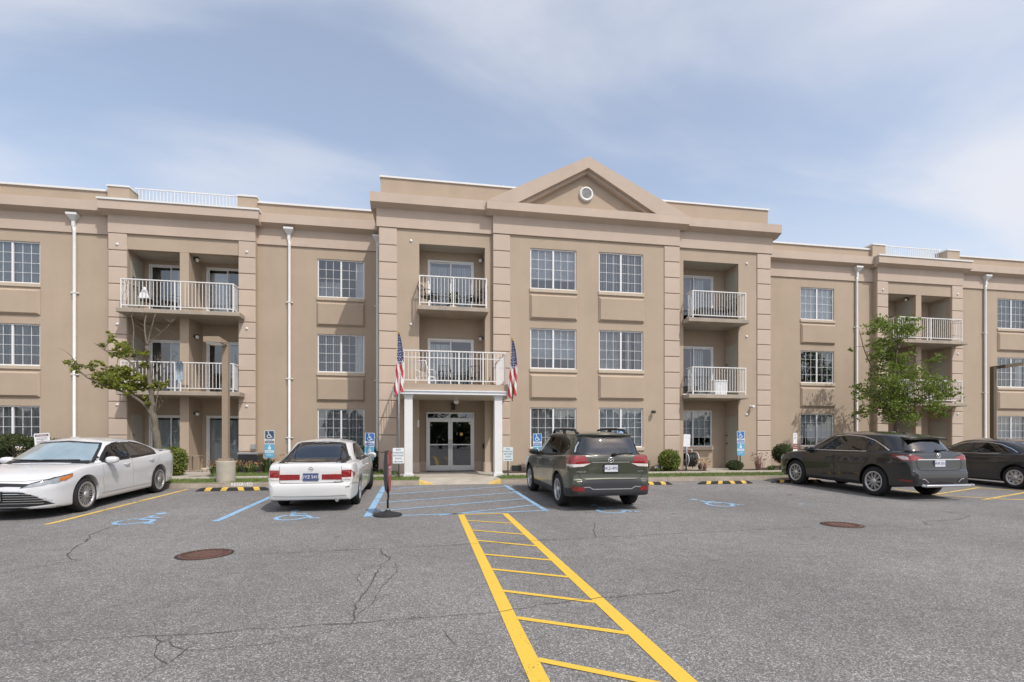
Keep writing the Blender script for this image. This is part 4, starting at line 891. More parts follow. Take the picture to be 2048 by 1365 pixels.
def car(S, label, X, Y, yaw, cat='car', scale=(.95, .95, .95)):
    root = thing('parked_car', (X, Y, 0), label, cat, S.get('group')); BASE[root] = (0, 0, 0)
    h = S['wb'] / 2; f = Vector((math.cos(yaw), math.sin(yaw), 0)); zf, zr = g(Y + f.y * h), g(Y - f.y * h); left = Vector((-f.y, f.x, 0)); F3 = Vector((f.x, f.y, (zf - zr) / S['wb'])).normalized(); up = F3.cross(left).normalized()
    root.rotation_euler = Matrix((F3, left, up)).transposed().to_euler(); root.location = (X, Y, (zf + zr) / 2 + .003); root.scale = scale
    # body shell with wheel arches cut out
    me = lower_body(S).mesh('body', [S['paint'], 'black']); ob = bpy.data.objects.new('tmp', me); COL.objects.link(ob); cut = MB(); ar = S['r'] + S.get('arch', .05)
    for x in (-h, h):
        for s in (-1, 1):
            cut.lathe([(.001, s * .52), (ar, s * .52), (ar + .012, s * 1.25), (.001, s * 1.25)], (x + .0, 0, S['r'] + .01), 'Y', 44, 1)
    cm = cut.mesh('cut', [S['paint'], 'black']); co = bpy.data.objects.new('cut', cm); COL.objects.link(co)
    md = ob.modifiers.new('b', 'BOOLEAN'); md.object = co; md.operation = 'DIFFERENCE'; md.solver = 'EXACT'; bpy.context.view_layer.update()
    lo = bpy.data.meshes.new_from_object(ob.evaluated_get(bpy.context.evaluated_depsgraph_get())); bpy.data.objects.remove(ob); bpy.data.objects.remove(co)
    gm = greenhouse(S).mesh('cab', [S['paint']]); cm_ = bpy.data.meshes.new('body')
    def joined(cut):
        bm = bmesh.new(); bm.from_mesh(gm)
        if cut:                                               # real window openings in the cabin shell
            ops = [(ax[0], poly) for nm, m_, ax, poly, off in S['patches'] if m_.startswith('car_glass')]; kill = []
            for f_ in bm.faces:
                c_, n_ = f_.calc_center_median(), f_.normal
                for ax, poly in ops:
                    if ax == 'S' and abs(n_.y) > .3: pr_ = [(v.co.x, v.co.z) for v in f_.verts]
                    elif ax == 'B' and n_.x < -.15 and c_.x < 0: pr_ = [(v.co.y, v.co.z) for v in f_.verts]
                    elif ax == 'F' and n_.x > .15 and c_.x > 0: pr_ = [(v.co.y, v.co.z) for v in f_.verts]
                    else: continue
                    if all(inside(poly, *q) for q in pr_): kill.append(f_); break
            bmesh.ops.delete(bm, geom=kill, context='FACES')
        bm.from_mesh(lo); m2 = bpy.data.meshes.new('body'); bm.to_mesh(m2); bm.free(); m2.materials.clear()
        for m_ in (S['paint'], 'black'): m2.materials.append(MATS[m_])
        return m2
    solid = joined(False); me = joined(True); sharpen(me)
    xr_, xf_ = S['cabin'][0][0], S['cabin'][-1][0]
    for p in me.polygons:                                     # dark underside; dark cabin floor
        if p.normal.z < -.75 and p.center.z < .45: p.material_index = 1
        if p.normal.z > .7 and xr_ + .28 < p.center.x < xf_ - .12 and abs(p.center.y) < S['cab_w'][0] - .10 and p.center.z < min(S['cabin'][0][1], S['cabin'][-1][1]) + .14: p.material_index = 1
    body = link('body', me, root); sf = Surf(solid)
    sz = S.get('seat_z', 0); 
    for x, ys_ in ((-.02, (-.36, .36)), (-.92, (-.38, 0, .38))):
        for y in ys_:
            mb = MB(); w_ = .23 if x > -.5 else .19; q = [(x + .06, .80 + sz), (x - .06, 1.12 + sz), (x - .12, 1.14 + sz), (x - .12, .80 + sz)]
            mb.add([(a_, y - w_, c_) for a_, c_ in q] + [(a_, y + w_, c_) for a_, c_ in q], [(0, 1, 2, 3), (7, 6, 5, 4)] + [(i, i + 4, (i + 1) % 4 + 4, (i + 1) % 4) for i in range(4)])
            mb.box(x - .145, x - .055, y - .12, y + .12, 1.16 + sz, 1.28 + sz); mb.box(x - .105, x - .095, y - .05, y + .05, 1.13 + sz, 1.17 + sz); mb.build('seat', S.get('seat', 'seat_grey'), root, world=False)
    MB().tube([(.52 + .06 * math.sin(t), .36 + .17 * math.cos(t), .98 + sz + .15 * math.sin(t)) for t in (2 * math.pi * i / 20 for i in range(21))], .014, 6, cap=False).build('steering_wheel', 'black', root, world=False)
    def both(ax): return ('L', 'R') if ax == 'S' else (ax,)
    for nm, m_, ax, poly, off in S['patches']:
        sym = False
        if ax.endswith('2'): sym = True; ax = ax[0]
        for a in both(ax):
            sf.patch(MB(), a, poly, off).build(nm, m_, root, world=False)
        if sym: sf.patch(MB(), ax, mirror_poly(poly), off).build(nm, m_, root, world=False)
        if m_.startswith('car_glass'):
            for a in both(ax): sf.line(MB(), a, poly + poly[:1], .062, off - .0015).build('glass_border', 'trim_black', root, world=False)
    for nm, m_, ax, pts, w, off in S['lines']:
        sym = ax.endswith('2'); ax = ax[0]
        for a in both(ax): sf.line(MB(), a, pts, w, off).build(nm, m_, root, world=False)
        if sym: sf.line(MB(), ax, [(-p, q) for p, q in pts], w, off).build(nm, m_, root, world=False)
    for x, z, L in S['handles']:
        for a in ('L', 'R'):
            p = [sf.hit(a, x - L / 2, z - .004, .004), sf.hit(a, x - L / 2 + .03, z, .028), sf.hit(a, x + L / 2 - .03, z + .003, .028), sf.hit(a, x + L / 2, z + .003, .004)]
            MB().tube(p, [.010, .013, .013, .010], 8).build('door_handle', S.get('handle', S['paint']), root, world=False)
    mx_, mz = S['mirror']
    for s, a in ((1, 'L'), (-1, 'R')):
        q = sf.hit(a, mx_, mz - .06, 0); mb = MB(); c = Vector((mx_ - .05, q.y + s * .12, mz - .02)); rows = []
        for i in range(9):
            ph = math.pi * i / 8
            for j in range(14):
                th = 2 * math.pi * j / 14; e = lambda v, n_: math.copysign(abs(v) ** n_, v)
                mb.v.append((c.x + .085 * e(math.cos(ph), .6) , c.y + .115 * math.sin(ph) ** .55 * e(math.cos(th), .75), c.z + .075 * math.sin(ph) ** .55 * e(math.sin(th), .75)))
        for i in range(8):
            for j in range(14): k = i * 14; mb.f.append([k + j, k + (j + 1) % 14, k + 14 + (j + 1) % 14, k + 14 + j]); mb.m.append(0); mb.sm.append(True)
        mr = mb.build('side_mirror', S.get('mirror_mat', S['paint']), root, world=False)
        MB().tube([(mx_ + .02, q.y - s * .02, mz - .07), (mx_ - .03, c.y - s * .05, mz - .055)], [.035, .025], 8).build('mirror_stalk', 'trim_black', mr, world=False)
        MB().add([(c.x - .088, c.y + .085 * u, c.z + .052 * v_) for u, v_ in arc(0, 0, 1, 0, 360, 16)[:-1]], [tuple(range(16))]).build('mirror_glass', 'car_glass_light', mr, world=False)
    for x in (-h, h):
        for s in (-1, 1): make_wheel(root, x, s * S['track'], S['r'], S['tw'], S['rim'], S['wheel'], S['rimmat'], S.get('steer', 0) if x > 0 else 0)
    if 'extra' in S: S['extra'](root, sf, S)
    return root
def plate(root, sf, ax, z, txt, mats, w=.305, hgt=.155, y=0, tilt=None, frame=None):
    c = sf.hit(ax, y, z, .012); s = -1 if ax == 'B' else 1; x = c.x + s * .006
    mb = MB().box(x - .006, x + .006, y - w / 2, y + w / 2, z - hgt / 2, z + hgt / 2); p = mb.build('license_plate', mats[0], root, world=False)
    mp_ = lambda u, v_: (x + s * .0075, y + (-u if s < 0 else u) * 1, z + v_)
    mb = MB(); textmb(txt, .085, mb, mp_); mb.build('plate_number', mats[1], p, world=False, fix=False)
    if frame:
        mb = MB(); t = .012
        for a, b_, cc, d in ((y - w / 2 - t, y + w / 2 + t, z + hgt / 2 - .004, z + hgt / 2 + t), (y - w / 2 - t, y + w / 2 + t, z - hgt / 2 - t, z - hgt / 2 + .004), (y - w / 2 - t, y - w / 2 + .004, z - hgt / 2, z + hgt / 2), (y + w / 2 - .004, y + w / 2 + t, z - hgt / 2, z + hgt / 2)): mb.box(x - .008, x + .009, a, b_, cc, d)
        mb.build('plate_frame', frame, p, world=False)
def badge(root, sf, ax, y, z, r=.04, m='chrome', shape='ring'):
    c = sf.hit(ax, y, z, .006); mb = MB(); s = -1 if ax == 'B' else 1
    pts = [(c.x, c.y + r * math.cos(t), c.z + r * .85 * math.sin(t)) for t in (2 * math.pi * i / 20 for i in range(21))]; mb.tube(pts, r * .14, 6, cap=False)
    if shape == 'H':
        for u in (-.45, .45): mb.tube([(c.x, c.y + u * r * 1.15, c.z + r * .6), (c.x, c.y + u * r * .8, c.z - r * .6)], r * .14, 6)
        mb.tube([(c.x, c.y - .4 * r, c.z), (c.x, c.y + .4 * r, c.z)], r * .12, 6)
    if shape == 'A':
        for u in (-1, 1): mb.tube([(c.x, c.y + u * .12 * r, c.z + r * .7), (c.x, c.y + u * .5 * r, c.z - r * .6)], r * .14, 6)
    if shape == 'stars':
        for u, v_ in ((-.4, .2), (.05, .35), (.4, .2), (.2, -.25), (-.15, -.2)): mb.lathe([(r * .14, -.002), (r * .05, s * .006), (.001, s * .008)], (c.x, c.y + u * r, c.z + v_ * r), 'X', 8)
    if shape == 'T':
        mb.tube([(c.x, c.y + r * .55 * math.cos(t), c.z + r * .2 + r * .3 * math.sin(t)) for t in (2 * math.pi * i / 16 for i in range(17))], r * .1, 6, cap=False); mb.tube([(c.x, c.y + r * .3 * math.cos(t), c.z - r * .1 + r * .7 * math.sin(t)) for t in (2 * math.pi * i / 16 for i in range(17))], r * .1, 6, cap=False)
    mb.build('badge', m, root, world=False)
def lettering(root, sf, ax, y, z, txt, size, m):
    s = -1 if ax == 'B' else 1; mb = MB(); textmb(txt, size, mb, lambda u, v_: tuple(sf.hit(ax, y + (-u if s < 0 else u), z + v_, .004))); mb.build('lettering', m, root, world=False, fix=False)

# ---- white sedan, nose towards the camera
cam_side = [(.80, .965), (.60, 1.09), (.34, 1.24), (.12, 1.305), (-.15, 1.325), (-.5, 1.32), (-.85, 1.275), (-1.12, 1.205), (-1.34, 1.11), (-1.38, 1.06), (-1.30, 1.03), (-.7, 1.005), (0, .98)]
def clip(poly, x0, x1):
    xs_ = sorted({p[0] for p in poly if x0 < p[0] < x1} | {x0, x1}); a = [(x, colspan(poly, x)) for x in xs_]
    return [(x, s_[0]) for x, s_ in a] + [(x, s_[1]) for x, s_ in a[::-1]]
def sedan_new_extra(root, sf, S):
    plate(root, sf, 'F', .44, 'JHU 7245', ('plate_white', 'sign_ink'), frame='trim_black'); plate(root, sf, 'B', .86, 'JHU 7245', ('plate_white', 'sign_ink')); badge(root, sf, 'F', 0, .64, .06, 'chrome', 'T')
    mb = MB()
    for k in range(6):
        z = .30 + k * .042; w = .44 + .36 * (1 - abs((k - 1.2) / 4.5)); sf.line(mb, 'F', [(-w, z + .0), (-w * .7, z + .012), (0, z + .016), (w * .7, z + .012), (w, z)], .010, .014, .05)
    mb.build('grille_slats', 'chrome', root, world=False)
    # wipers
    mb = MB(); mb.tube([tuple(sf.hit('F', -.55, .995, .03)), tuple(sf.hit('F', .05, .985, .03))], .010, 6); mb.tube([tuple(sf.hit('F', 0, .992, .03)), tuple(sf.hit('F', .6, .985, .03))], .010, 6); mb.build('wiper', 'trim_black', root, world=False)
CAMRY = dict(paint='paint_white', wb=2.825, r=.337, tw=.225, rim=.245, track=.905, wheel='multi', rimmat='alloy', arch=.045, crown=.045,
    top=[(-2.47, .60), (-2.455, .74), (-2.43, .92), (-2.38, 1.03), (-2.22, 1.065), (-1.7, 1.04), (-1.0, .995), (0, .955), (.8, .935), (1.15, .92), (1.6, .875), (2.0, .79), (2.22, .71), (2.33, .63), (2.375, .54), (2.39, .46)],
    bot=[(-2.47, .42), (-2.40, .30), (-2.0, .23), (-1.0, .18), (1.0, .17), (2.0, .18), (2.3, .20), (2.39, .24)],
    hw=[(-2.47, .60), (-2.44, .72), (-2.3, .83), (-1.95, .905), (-1.2, .92), (-.3, .905), (.4, .905), (1.3, .925), (1.75, .91), (2.05, .855), (2.22, .76), (2.33, .62), (2.39, .46)],
    cabin=[(-2.28, 1.05), (-1.9, 1.14), (-1.5, 1.255), (-1.15, 1.345), (-.75, 1.415), (-.3, 1.445), (.1, 1.435), (.42, 1.375), (.75, 1.22), (1.32, .93)], cab_w=(.875, .66), bow=(.17, .16), taper=.07,
    patches=[('windshield', 'sunshade', 'F', [(-.74, .965), (-.63, 1.20), (-.56, 1.32), (0, 1.36), (.56, 1.32), (.63, 1.20), (.74, .965), (0, .99)], .004),
        ('rear_window', 'car_glass_rear', 'B', [(-.58, 1.13), (-.47, 1.33), (0, 1.36), (.47, 1.33), (.58, 1.13), (0, 1.13)], .004),
        ('front_side_window', 'car_glass', 'S', clip(cam_side, -.16, .80), .005), ('rear_side_window', 'car_glass', 'S', clip(cam_side, -1.38, -.21), .005),
        ('headlight', 'head_clear', 'F2', [(.42, .585), (.60, .60), (.72, .625), (.80, .665), (.80, .735), (.70, .70), (.56, .655)], .006), ('headlight', 'head_clear', 'S', [(1.93, .70), (2.12, .64), (2.2, .64), (2.2, .71), (2.08, .745), (1.86, .775)], .006),
        ('turn_lamp', 'amber', 'S', [(1.80, .745), (1.96, .675), (2.06, .68), (2.06, .735), (1.78, .785)], .009),
        ('upper_grille', 'trim_black', 'F', [(-.46, .605), (-.2, .615), (0, .60), (.2, .615), (.46, .605), (.56, .65), (.25, .665), (0, .675), (-.25, .665), (-.56, .65)], .006),
        ('lower_grille', 'trim_black', 'F', [(-.80, .27), (-.55, .25), (.55, .25), (.80, .27), (.62, .44), (.42, .525), (0, .54), (-.42, .525), (-.62, .44)], .005),
        ('taillight', 'tail_red', 'S', [(-2.42, .92), (-2.1, .99), (-2.02, 1.03), (-2.2, 1.055), (-2.42, 1.03)], .006), ('taillight', 'tail_red', 'B2', [(.35, .90), (.78, .93), (.78, 1.03), (.5, 1.0)], .006)],
    lines=[('window_trim', 'trim_black', 'S', cam_side + cam_side[:1], .022, .006), ('door_gap', 'gap_light', 'S', [(-.20, .985), (-.23, .6), (-.25, .29)], .008, .003), ('door_gap', 'gap_light', 'S', [(.86, .93), (.90, .6), (.84, .30)], .008, .003), ('door_gap', 'gap_light', 'S', [(-1.50, 1.03), (-1.28, .78), (-1.02, .50), (-.98, .3)], .008, .003),
        ('sill_line', 'gap_light', 'S', [(.92, .295), (-1.0, .295)], .012, .003), ('hood_gap', 'gap_light', 'F', [(-.74, .725), (-.4, .70), (0, .705), (.4, .70), (.74, .725)], .008, .003), ('windshield_trim', 'trim_black', 'F', [(-.75, .965), (-.64, 1.20), (-.57, 1.325), (0, 1.368), (.57, 1.325), (.64, 1.20), (.75, .965)], .03, .005), ('cowl', 'trim_black', 'F', [(-.72, .965), (-.3, .985), (0, .988), (.3, .985), (.72, .965)], .045, .006), ('headlight_trim', 'trim_black', 'F2', [(.42, .585), (.56, .66), (.70, .705), (.80, .74)], .014, .009), ('headlight_trim', 'trim_black', 'S', [(1.78, .79), (1.95, .77), (2.1, .745), (2.2, .71)], .012, .009), ('lip', 'chrome', 'F', [(-.82, .225), (-.4, .205), (.4, .205), (.82, .225)], .012, .006)],
    handles=[(.02, .845, .20), (-1.02, .875, .20)], mirror=(.72, 1.0), extra=sedan_new_extra)
car(CAMRY, 'white sedan with amber front turn lamps parked nose out at the left', -7.30, 12.2, R(-88.4), scale=(1.0, .955, .955))
# ---- old white sedan seen from behind
acc_side = [(.78, .965), (.5, 1.13), (.25, 1.27), (0, 1.325), (-.5, 1.335), (-.85, 1.285), (-1.10, 1.17), (-1.28, 1.05), (-1.24, 1.0), (-.5, .98)]
def sedan_old_extra(root, sf, S):
    plate(root, sf, 'B', .705, 'DYZ 5415', ('plate_blue', 'plate_white'), .30, .15); badge(root, sf, 'B', 0, .865, .045, 'chrome', 'H'); lettering(root, sf, 'B', -.55, .598, 'ACCORD', .045, 'trim_grey')
    mb = MB().tube([(-2.42, -.52, .235), (-2.25, -.52, .25), (-2.0, -.52, .25)], [.036, .036, .03], 10); mb.build('exhaust_pipe', 'galv', root, world=False)
    mb = MB().box(-2.2, -1.7, -.35, .35, .21, .32); mb.build('muffler', 'trim_grey', root, world=False)
    mb = MB(); sf.patch(mb, 'B', [(-.78, .5), (-.70, .49), (-.68, .503), (-.75, .515)], .003); mb.build('bumper_scuff', 'trim_grey', root, world=False)
ACCORD = dict(paint='paint_old_white', wb=2.715, r=.315, tw=.20, rim=.205, track=.865, wheel='ten', rimmat='alloy', arch=.05, crown=.035, steer=.30,
    top=[(-2.44, .46), (-2.43, .53), (-2.40, .565), (-2.365, .58), (-2.35, .80), (-2.325, .915), (-2.25, .955), (-1.85, .985), (-1, .985), (0, .955), (.9, .94), (1.5, .885), (2.0, .80), (2.24, .69), (2.33, .56), (2.36, .45)],
    bot=[(-2.44, .34), (-2.41, .25), (-2.3, .22), (-2.0, .22), (-1.0, .18), (1.0, .18), (2.1, .2), (2.36, .28)],
    hw=[(-2.44, .70), (-2.42, .76), (-2.36, .81), (-2.2, .85), (-1.8, .88), (-1, .892), (1, .892), (1.7, .875), (2.05, .81), (2.25, .68), (2.36, .48)],
    cabin=[(-1.95, .985), (-1.6, 1.165), (-1.25, 1.325), (-1.0, 1.395), (-.5, 1.445), (-.1, 1.445), (.2, 1.40), (.45, 1.30), (1.2, .93)], cab_w=(.82, .635), bow=(.14, .10), taper=.05,
    patches=[('windshield', 'car_glass', 'F', [(-.66, .98), (-.5, 1.33), (0, 1.36), (.5, 1.33), (.66, .98)], .004),
        ('rear_window', 'car_glass_rear', 'B', [(-.67, 1.005), (-.60, 1.12), (-.49, 1.335), (0, 1.36), (.49, 1.335), (.60, 1.12), (.67, 1.005), (0, 1.0)], .004),
        ('front_side_window', 'car_glass', 'S', clip(acc_side, -.12, .78), .005), ('rear_side_window', 'car_glass', 'S', clip(acc_side, -1.28, -.17), .005),
        ('taillight', 'tail_red', 'B2', [(.215, .65), (.60, .645), (.60, .755), (.215, .755)], .007), ('reverse_lamp', 'tail_clear', 'B2', [(.34, .757), (.60, .757), (.60, .83), (.50, .825)], .007),
        ('corner_light', 'tail_red', 'B2', [(.612, .69), (.835, .70), (.84, .76), (.79, .845), (.612, .84)], .009), ('corner_light', 'tail_clear', 'B2', [(.612, .64), (.82, .65), (.835, .698), (.612, .688)], .009),
        ('corner_light', 'tail_red', 'S', [(-2.31, .66), (-2.2, .68), (-2.16, .74), (-2.22, .80), (-2.31, .80)], .006)],
    lines=[('window_trim', 'trim_black', 'S', acc_side + acc_side[:1], .02, .006), ('rear_trim', 'trim_black', 'B', [(-.67, 1.005), (-.60, 1.12), (-.49, 1.335), (0, 1.362), (.49, 1.335), (.60, 1.12), (.67, 1.005), (0, .998), (-.67, 1.005)], .022, .006), ('door_gap', 'gap_light', 'S', [(-.145, .97), (-.18, .6), (-.2, .28)], .008, .003), ('door_gap', 'gap_light', 'S', [(.82, .93), (.88, .6), (.82, .28)], .008, .003), ('door_gap', 'gap_light', 'S', [(-1.35, 1.0), (-1.2, .78), (-.95, .5), (-.92, .28)], .008, .003),
        ('trunk_gap', 'gap', 'B2', [(.606, .955), (.606, .60), (.56, .583), (0, .583)], .007, .004), ('bumper_line', 'gap', 'S', [(-2.40, .565), (-2.0, .555), (-1.78, .50)], .008, .003), ('bumper_crease', 'gap_light', 'B', [(-.72, .335), (-.3, .32), (.3, .32), (.72, .335)], .010, .003), ('roof_ditch', 'gap', 'B2', [(.50, 1.34), (.50, 1.40)], .012, .004)],
    handles=[(.02, .80, .19), (-.98, .83, .19)], mirror=(.70, 1.0), extra=sedan_old_extra)
car(ACCORD, 'older white sedan seen from behind, with wide red tail lights', -2.22, 12.38, R(91), scale=(.96, .93, .95))
# ---- green compact SUV
for_side = [(.92, 1.08), (.62, 1.28), (.34, 1.43), (.12, 1.50), (-.3, 1.525), (-1.2, 1.505), (-1.58, 1.44), (-1.72, 1.32), (-1.58, 1.22), (-1.35, 1.155), (-.5, 1.105)]
def suv_green_extra(root, sf, S):
    plate(root, sf, 'B', .885, 'DKZ-4959', ('plate_white', 'plate_blue'), .30, .15, frame='trim_black'); badge(root, sf, 'B', 0, 1.055, .062, 'chrome', 'stars'); lettering(root, sf, 'B', .64, .815, 'FORESTER', .045, 'chrome'); lettering(root, sf, 'B', -.66, .815, 'LIMITED', .04, 'chrome')
    for s in (-1, 1):
        p = [tuple(sf.hit('T', x, s * .56, o_)) for x, o_ in ((.12, .005), (.0, .07), (-.5, .09), (-1.1, .09), (-1.55, .075), (-1.70, .005))]; mb = MB().tube(p, [.034, .026, .024, .024, .028, .038], 8); q = sf.hit('T', -.75, s * .56, 0); mb.box(q.x - .06, q.x + .06, q.y - .018, q.y + .018, q.z - .01, q.z + .09); mb.build('roof_rail', 'trim_black', root, world=False)
    MB().lathe([(.03, .0), (.048, .0), (.048, .14), (.03, .14)], (-2.29, -.62, .395), 'X', 18).build('exhaust_pipe', 'chrome', root, world=False)
    a, c, d = sf.hit('B', -.03, 1.155, .03), sf.hit('B', -.18, 1.165, .03), sf.hit('B', -.5, 1.185, .02); MB().tube([a, c, d], [.026, .014, .008], 8).build('wiper', 'trim_black', root, world=False)
    mb = MB().tube([sf.hit('B', y, 1.535, .05) for y in (-.62, -.3, 0, .3, .62)], [.02, .032, .034, .032, .02], 8); mb.build('roof_spoiler', S['paint'], root, world=False)
FORESTER = dict(paint='paint_green', wb=2.67, r=.358, tw=.225, rim=.235, track=.895, wheel='five', rimmat='alloy', arch=.055, crown=.035, mirror_mat='trim_grey',
    top=[(-2.30, .44), (-2.295, .56), (-2.28, .63), (-2.235, .66), (-2.215, .80), (-2.205, 1.0), (-2.185, 1.12), (-2.12, 1.155), (-1.9, 1.15), (-1, 1.10), (0, 1.05), (.9, 1.03), (1.35, 1.0), (1.9, .93), (2.12, .85), (2.25, .72), (2.30, .56)],
    bot=[(-2.30, .37), (-2.27, .33), (-2.1, .30), (-1.6, .24), (-1.0, .23), (1.0, .23), (1.9, .25), (2.30, .32)],
    hw=[(-2.30, .72), (-2.28, .79), (-2.2, .845), (-2.0, .885), (-1.3, .915), (-.5, .90), (.5, .90), (1.3, .915), (1.8, .90), (2.08, .83), (2.22, .70), (2.30, .52)],
    cabin=[(-2.20, 1.06), (-2.155, 1.24), (-2.08, 1.43), (-2.01, 1.53), (-1.85, 1.59), (-1.35, 1.63), (-.6, 1.65), (0, 1.64), (.35, 1.575), (.65, 1.43), (1.35, .99)], cab_w=(.86, .69), bow=(.16, .07), taper=.04, roofdrop=.08, seat_z=.16, seat='seat_light',
    patches=[('windshield', 'car_glass', 'F', [(-.68, 1.06), (-.54, 1.52), (0, 1.55), (.54, 1.52), (.68, 1.06)], .004), ('rear_window', 'car_glass', 'B', [(-.69, 1.18), (-.66, 1.30), (-.57, 1.49), (0, 1.51), (.57, 1.49), (.66, 1.30), (.69, 1.18), (.35, 1.135), (-.35, 1.135)], .004),
        ('front_side_window', 'car_glass', 'S', clip(for_side, -.10, .92), .005), ('rear_side_window', 'car_glass', 'S', clip(for_side, -1.08, -.16), .005), ('quarter_window', 'car_glass', 'S', clip(for_side, -1.72, -1.14), .005),
        ('taillight', 'tail_red', 'B2', [(.44, 1.0), (.60, .985), (.86, .975), (.88, 1.145), (.54, 1.145), (.56, 1.11), (.66, 1.075), (.60, 1.04), (.5, 1.02)], .008), ('reverse_lamp', 'tail_clear', 'B2', [(.44, .99), (.60, .925), (.86, .91), (.86, .97), (.6, .98)], .008), ('taillight', 'tail_red', 'S', [(-2.2, .975), (-1.98, .975), (-1.90, 1.06), (-1.92, 1.14), (-2.2, 1.14)], .007), ('reverse_lamp', 'tail_clear', 'S', [(-2.2, .92), (-2.0, .93), (-1.97, .972), (-2.2, .972)], .007),
        ('plate_recess', 'paint_green', 'B', [(-.44, .95), (-.36, .80), (.36, .80), (.44, .95), (.36, 1.0), (-.36, 1.0)], .004),
        ('rear_bumper', 'trim_grey', 'B', [(-.86, .34), (.86, .34), (.86, .47), (.70, .56), (.64, .645), (-.64, .645), (-.70, .56), (-.86, .47)], .008), ('reflector', 'tail_dark_red', 'B2', [(.60, .43), (.82, .43), (.84, .52), (.62, .51)], .013),
        ('rear_bumper', 'trim_grey', 'S', [(-2.24, .34), (-1.78, .3), (-1.72, .45), (-2.24, .47)], .006), ('rocker', 'trim_grey', 'S', [(-.93, .25), (.93, .25), (.90, .38), (-.90, .38)], .006)],
    lines=[('window_trim', 'trim_black', 'S', for_side + for_side[:1], .022, .006), ('door_gap', 'gap', 'S', [(-.13, 1.08), (-.16, .7), (-.18, .30)], .009, .003), ('door_gap', 'gap', 'S', [(.92, 1.04), (.98, .7), (.9, .3)], .009, .003), ('door_gap', 'gap', 'S', [(-1.2, 1.12), (-1.15, .9), (-.98, .62), (-.93, .3)], .009, .003), ('rear_trim', 'trim_black', 'B', [(-.70, 1.17), (-.67, 1.30), (-.58, 1.50), (0, 1.52), (.58, 1.50), (.67, 1.30), (.70, 1.17)], .05, .005),
        ('rear_glass_rim', 'chrome', 'B2', [(.70, 1.19), (.665, 1.32), (.61, 1.42)], .02, .010), ('tailgate_gap', 'gap', 'B2', [(.73, 1.12), (.72, .8), (.66, .68), (.5, .652), (0, .652)], .009, .004), ('bumper_trim', 'alloy', 'B', [(-.62, .505), (-.50, .51), (-.42, .465), (.42, .465), (.50, .51), (.62, .505)], .018, .014), ('light_bar', 'alloy', 'B', [(-.42, 1.01), (.42, 1.01)], .012, .006)],
    handles=[(.05, .97, .20), (-.92, .99, .20)], mirror=(.82, 1.12), extra=suv_green_extra)
for x in (-1.335, 1.335): FORESTER['lines'].append(('arch_cladding', 'trim_grey', 'S', [(x + .43 * math.cos(R(a)), .368 + .43 * math.sin(R(a))) for a in range(-8, 189, 7)], .05, .007))
car(FORESTER, 'olive green SUV with black roof rails parked right of the entrance', 3.53, 11.5, R(91.5))
# ---- black SUV
rdx_side = [(.98, 1.06), (.66, 1.25), (.36, 1.39), (.08, 1.465), (-.35, 1.495), (-.85, 1.465), (-1.22, 1.365), (-1.48, 1.235), (-1.70, 1.11), (-.6, 1.08)]
def suv_black_extra(root, sf, S):
    plate(root, sf, 'B', .855, 'HNR 2018', ('plate_white', 'plate_blue'), .30, .15); badge(root, sf, 'B', 0, 1.035, .06, 'chrome', 'A')
    mb = MB().tube([(-2.46, -.74, .37), (-2.52, -.66, .36), (-2.52, .66, .36), (-2.46, .74, .37)], .032, 12)
    for s in (-1, 1): mb.tube([(-2.5, s * .42, .36), (-2.25, s * .42, .36)], .02, 8); mb.lathe([(.036, -.02), (.036, .02)], (-2.52, s * .68, .36), 'Y', 12)
    mb.build('rear_guard_bar', 'chrome', root, world=False)
    a, c, d = sf.hit('B', -.02, 1.135, .03), sf.hit('B', -.16, 1.145, .03), sf.hit('B', -.42, 1.16, .02); MB().tube([a, c, d], [.026, .014, .008], 8).build('wiper', 'trim_black', root, world=False)
    mb = MB(); q = [sf.hit('T', -1.74, y, .006) for y in (-.55, -.3, 0, .3, .55)]; k = len(q); zc = q[2].z
    for p in q: p.z = zc - .022 * (p.y / .55) ** 2
    for p in q: mb.v += [tuple(p), (p.x - .27, p.y * 1.03, p.z - .045), (p.x - .25, p.y, p.z - .085), (p.x - .02, p.y, p.z - .07)]
    for i in range(k - 1):
        for j in range(4): mb.f.append([4 * i + j, 4 * i + (j + 1) % 4, 4 * i + 4 + (j + 1) % 4, 4 * i + 4 + j]); mb.m.append(0); mb.sm.append(False)
    mb.f += [[0, 1, 2, 3], [4 * k - 1, 4 * k - 2, 4 * k - 3, 4 * k - 4]]; mb.m += [0, 0]; mb.sm += [False] * 2; mb.build('roof_spoiler', S['paint'], root, world=False)
    mb = MB(); p = sf.hit('T', -1.35, 0, 0); mb.add([(p.x + .09, 0, p.z), (p.x - .06, .02, p.z), (p.x - .06, -.02, p.z), (p.x - .05, 0, p.z + .05)], [(0, 1, 3), (0, 3, 2), (1, 2, 3)]); mb.build('shark_antenna', S['paint'], root, world=False)
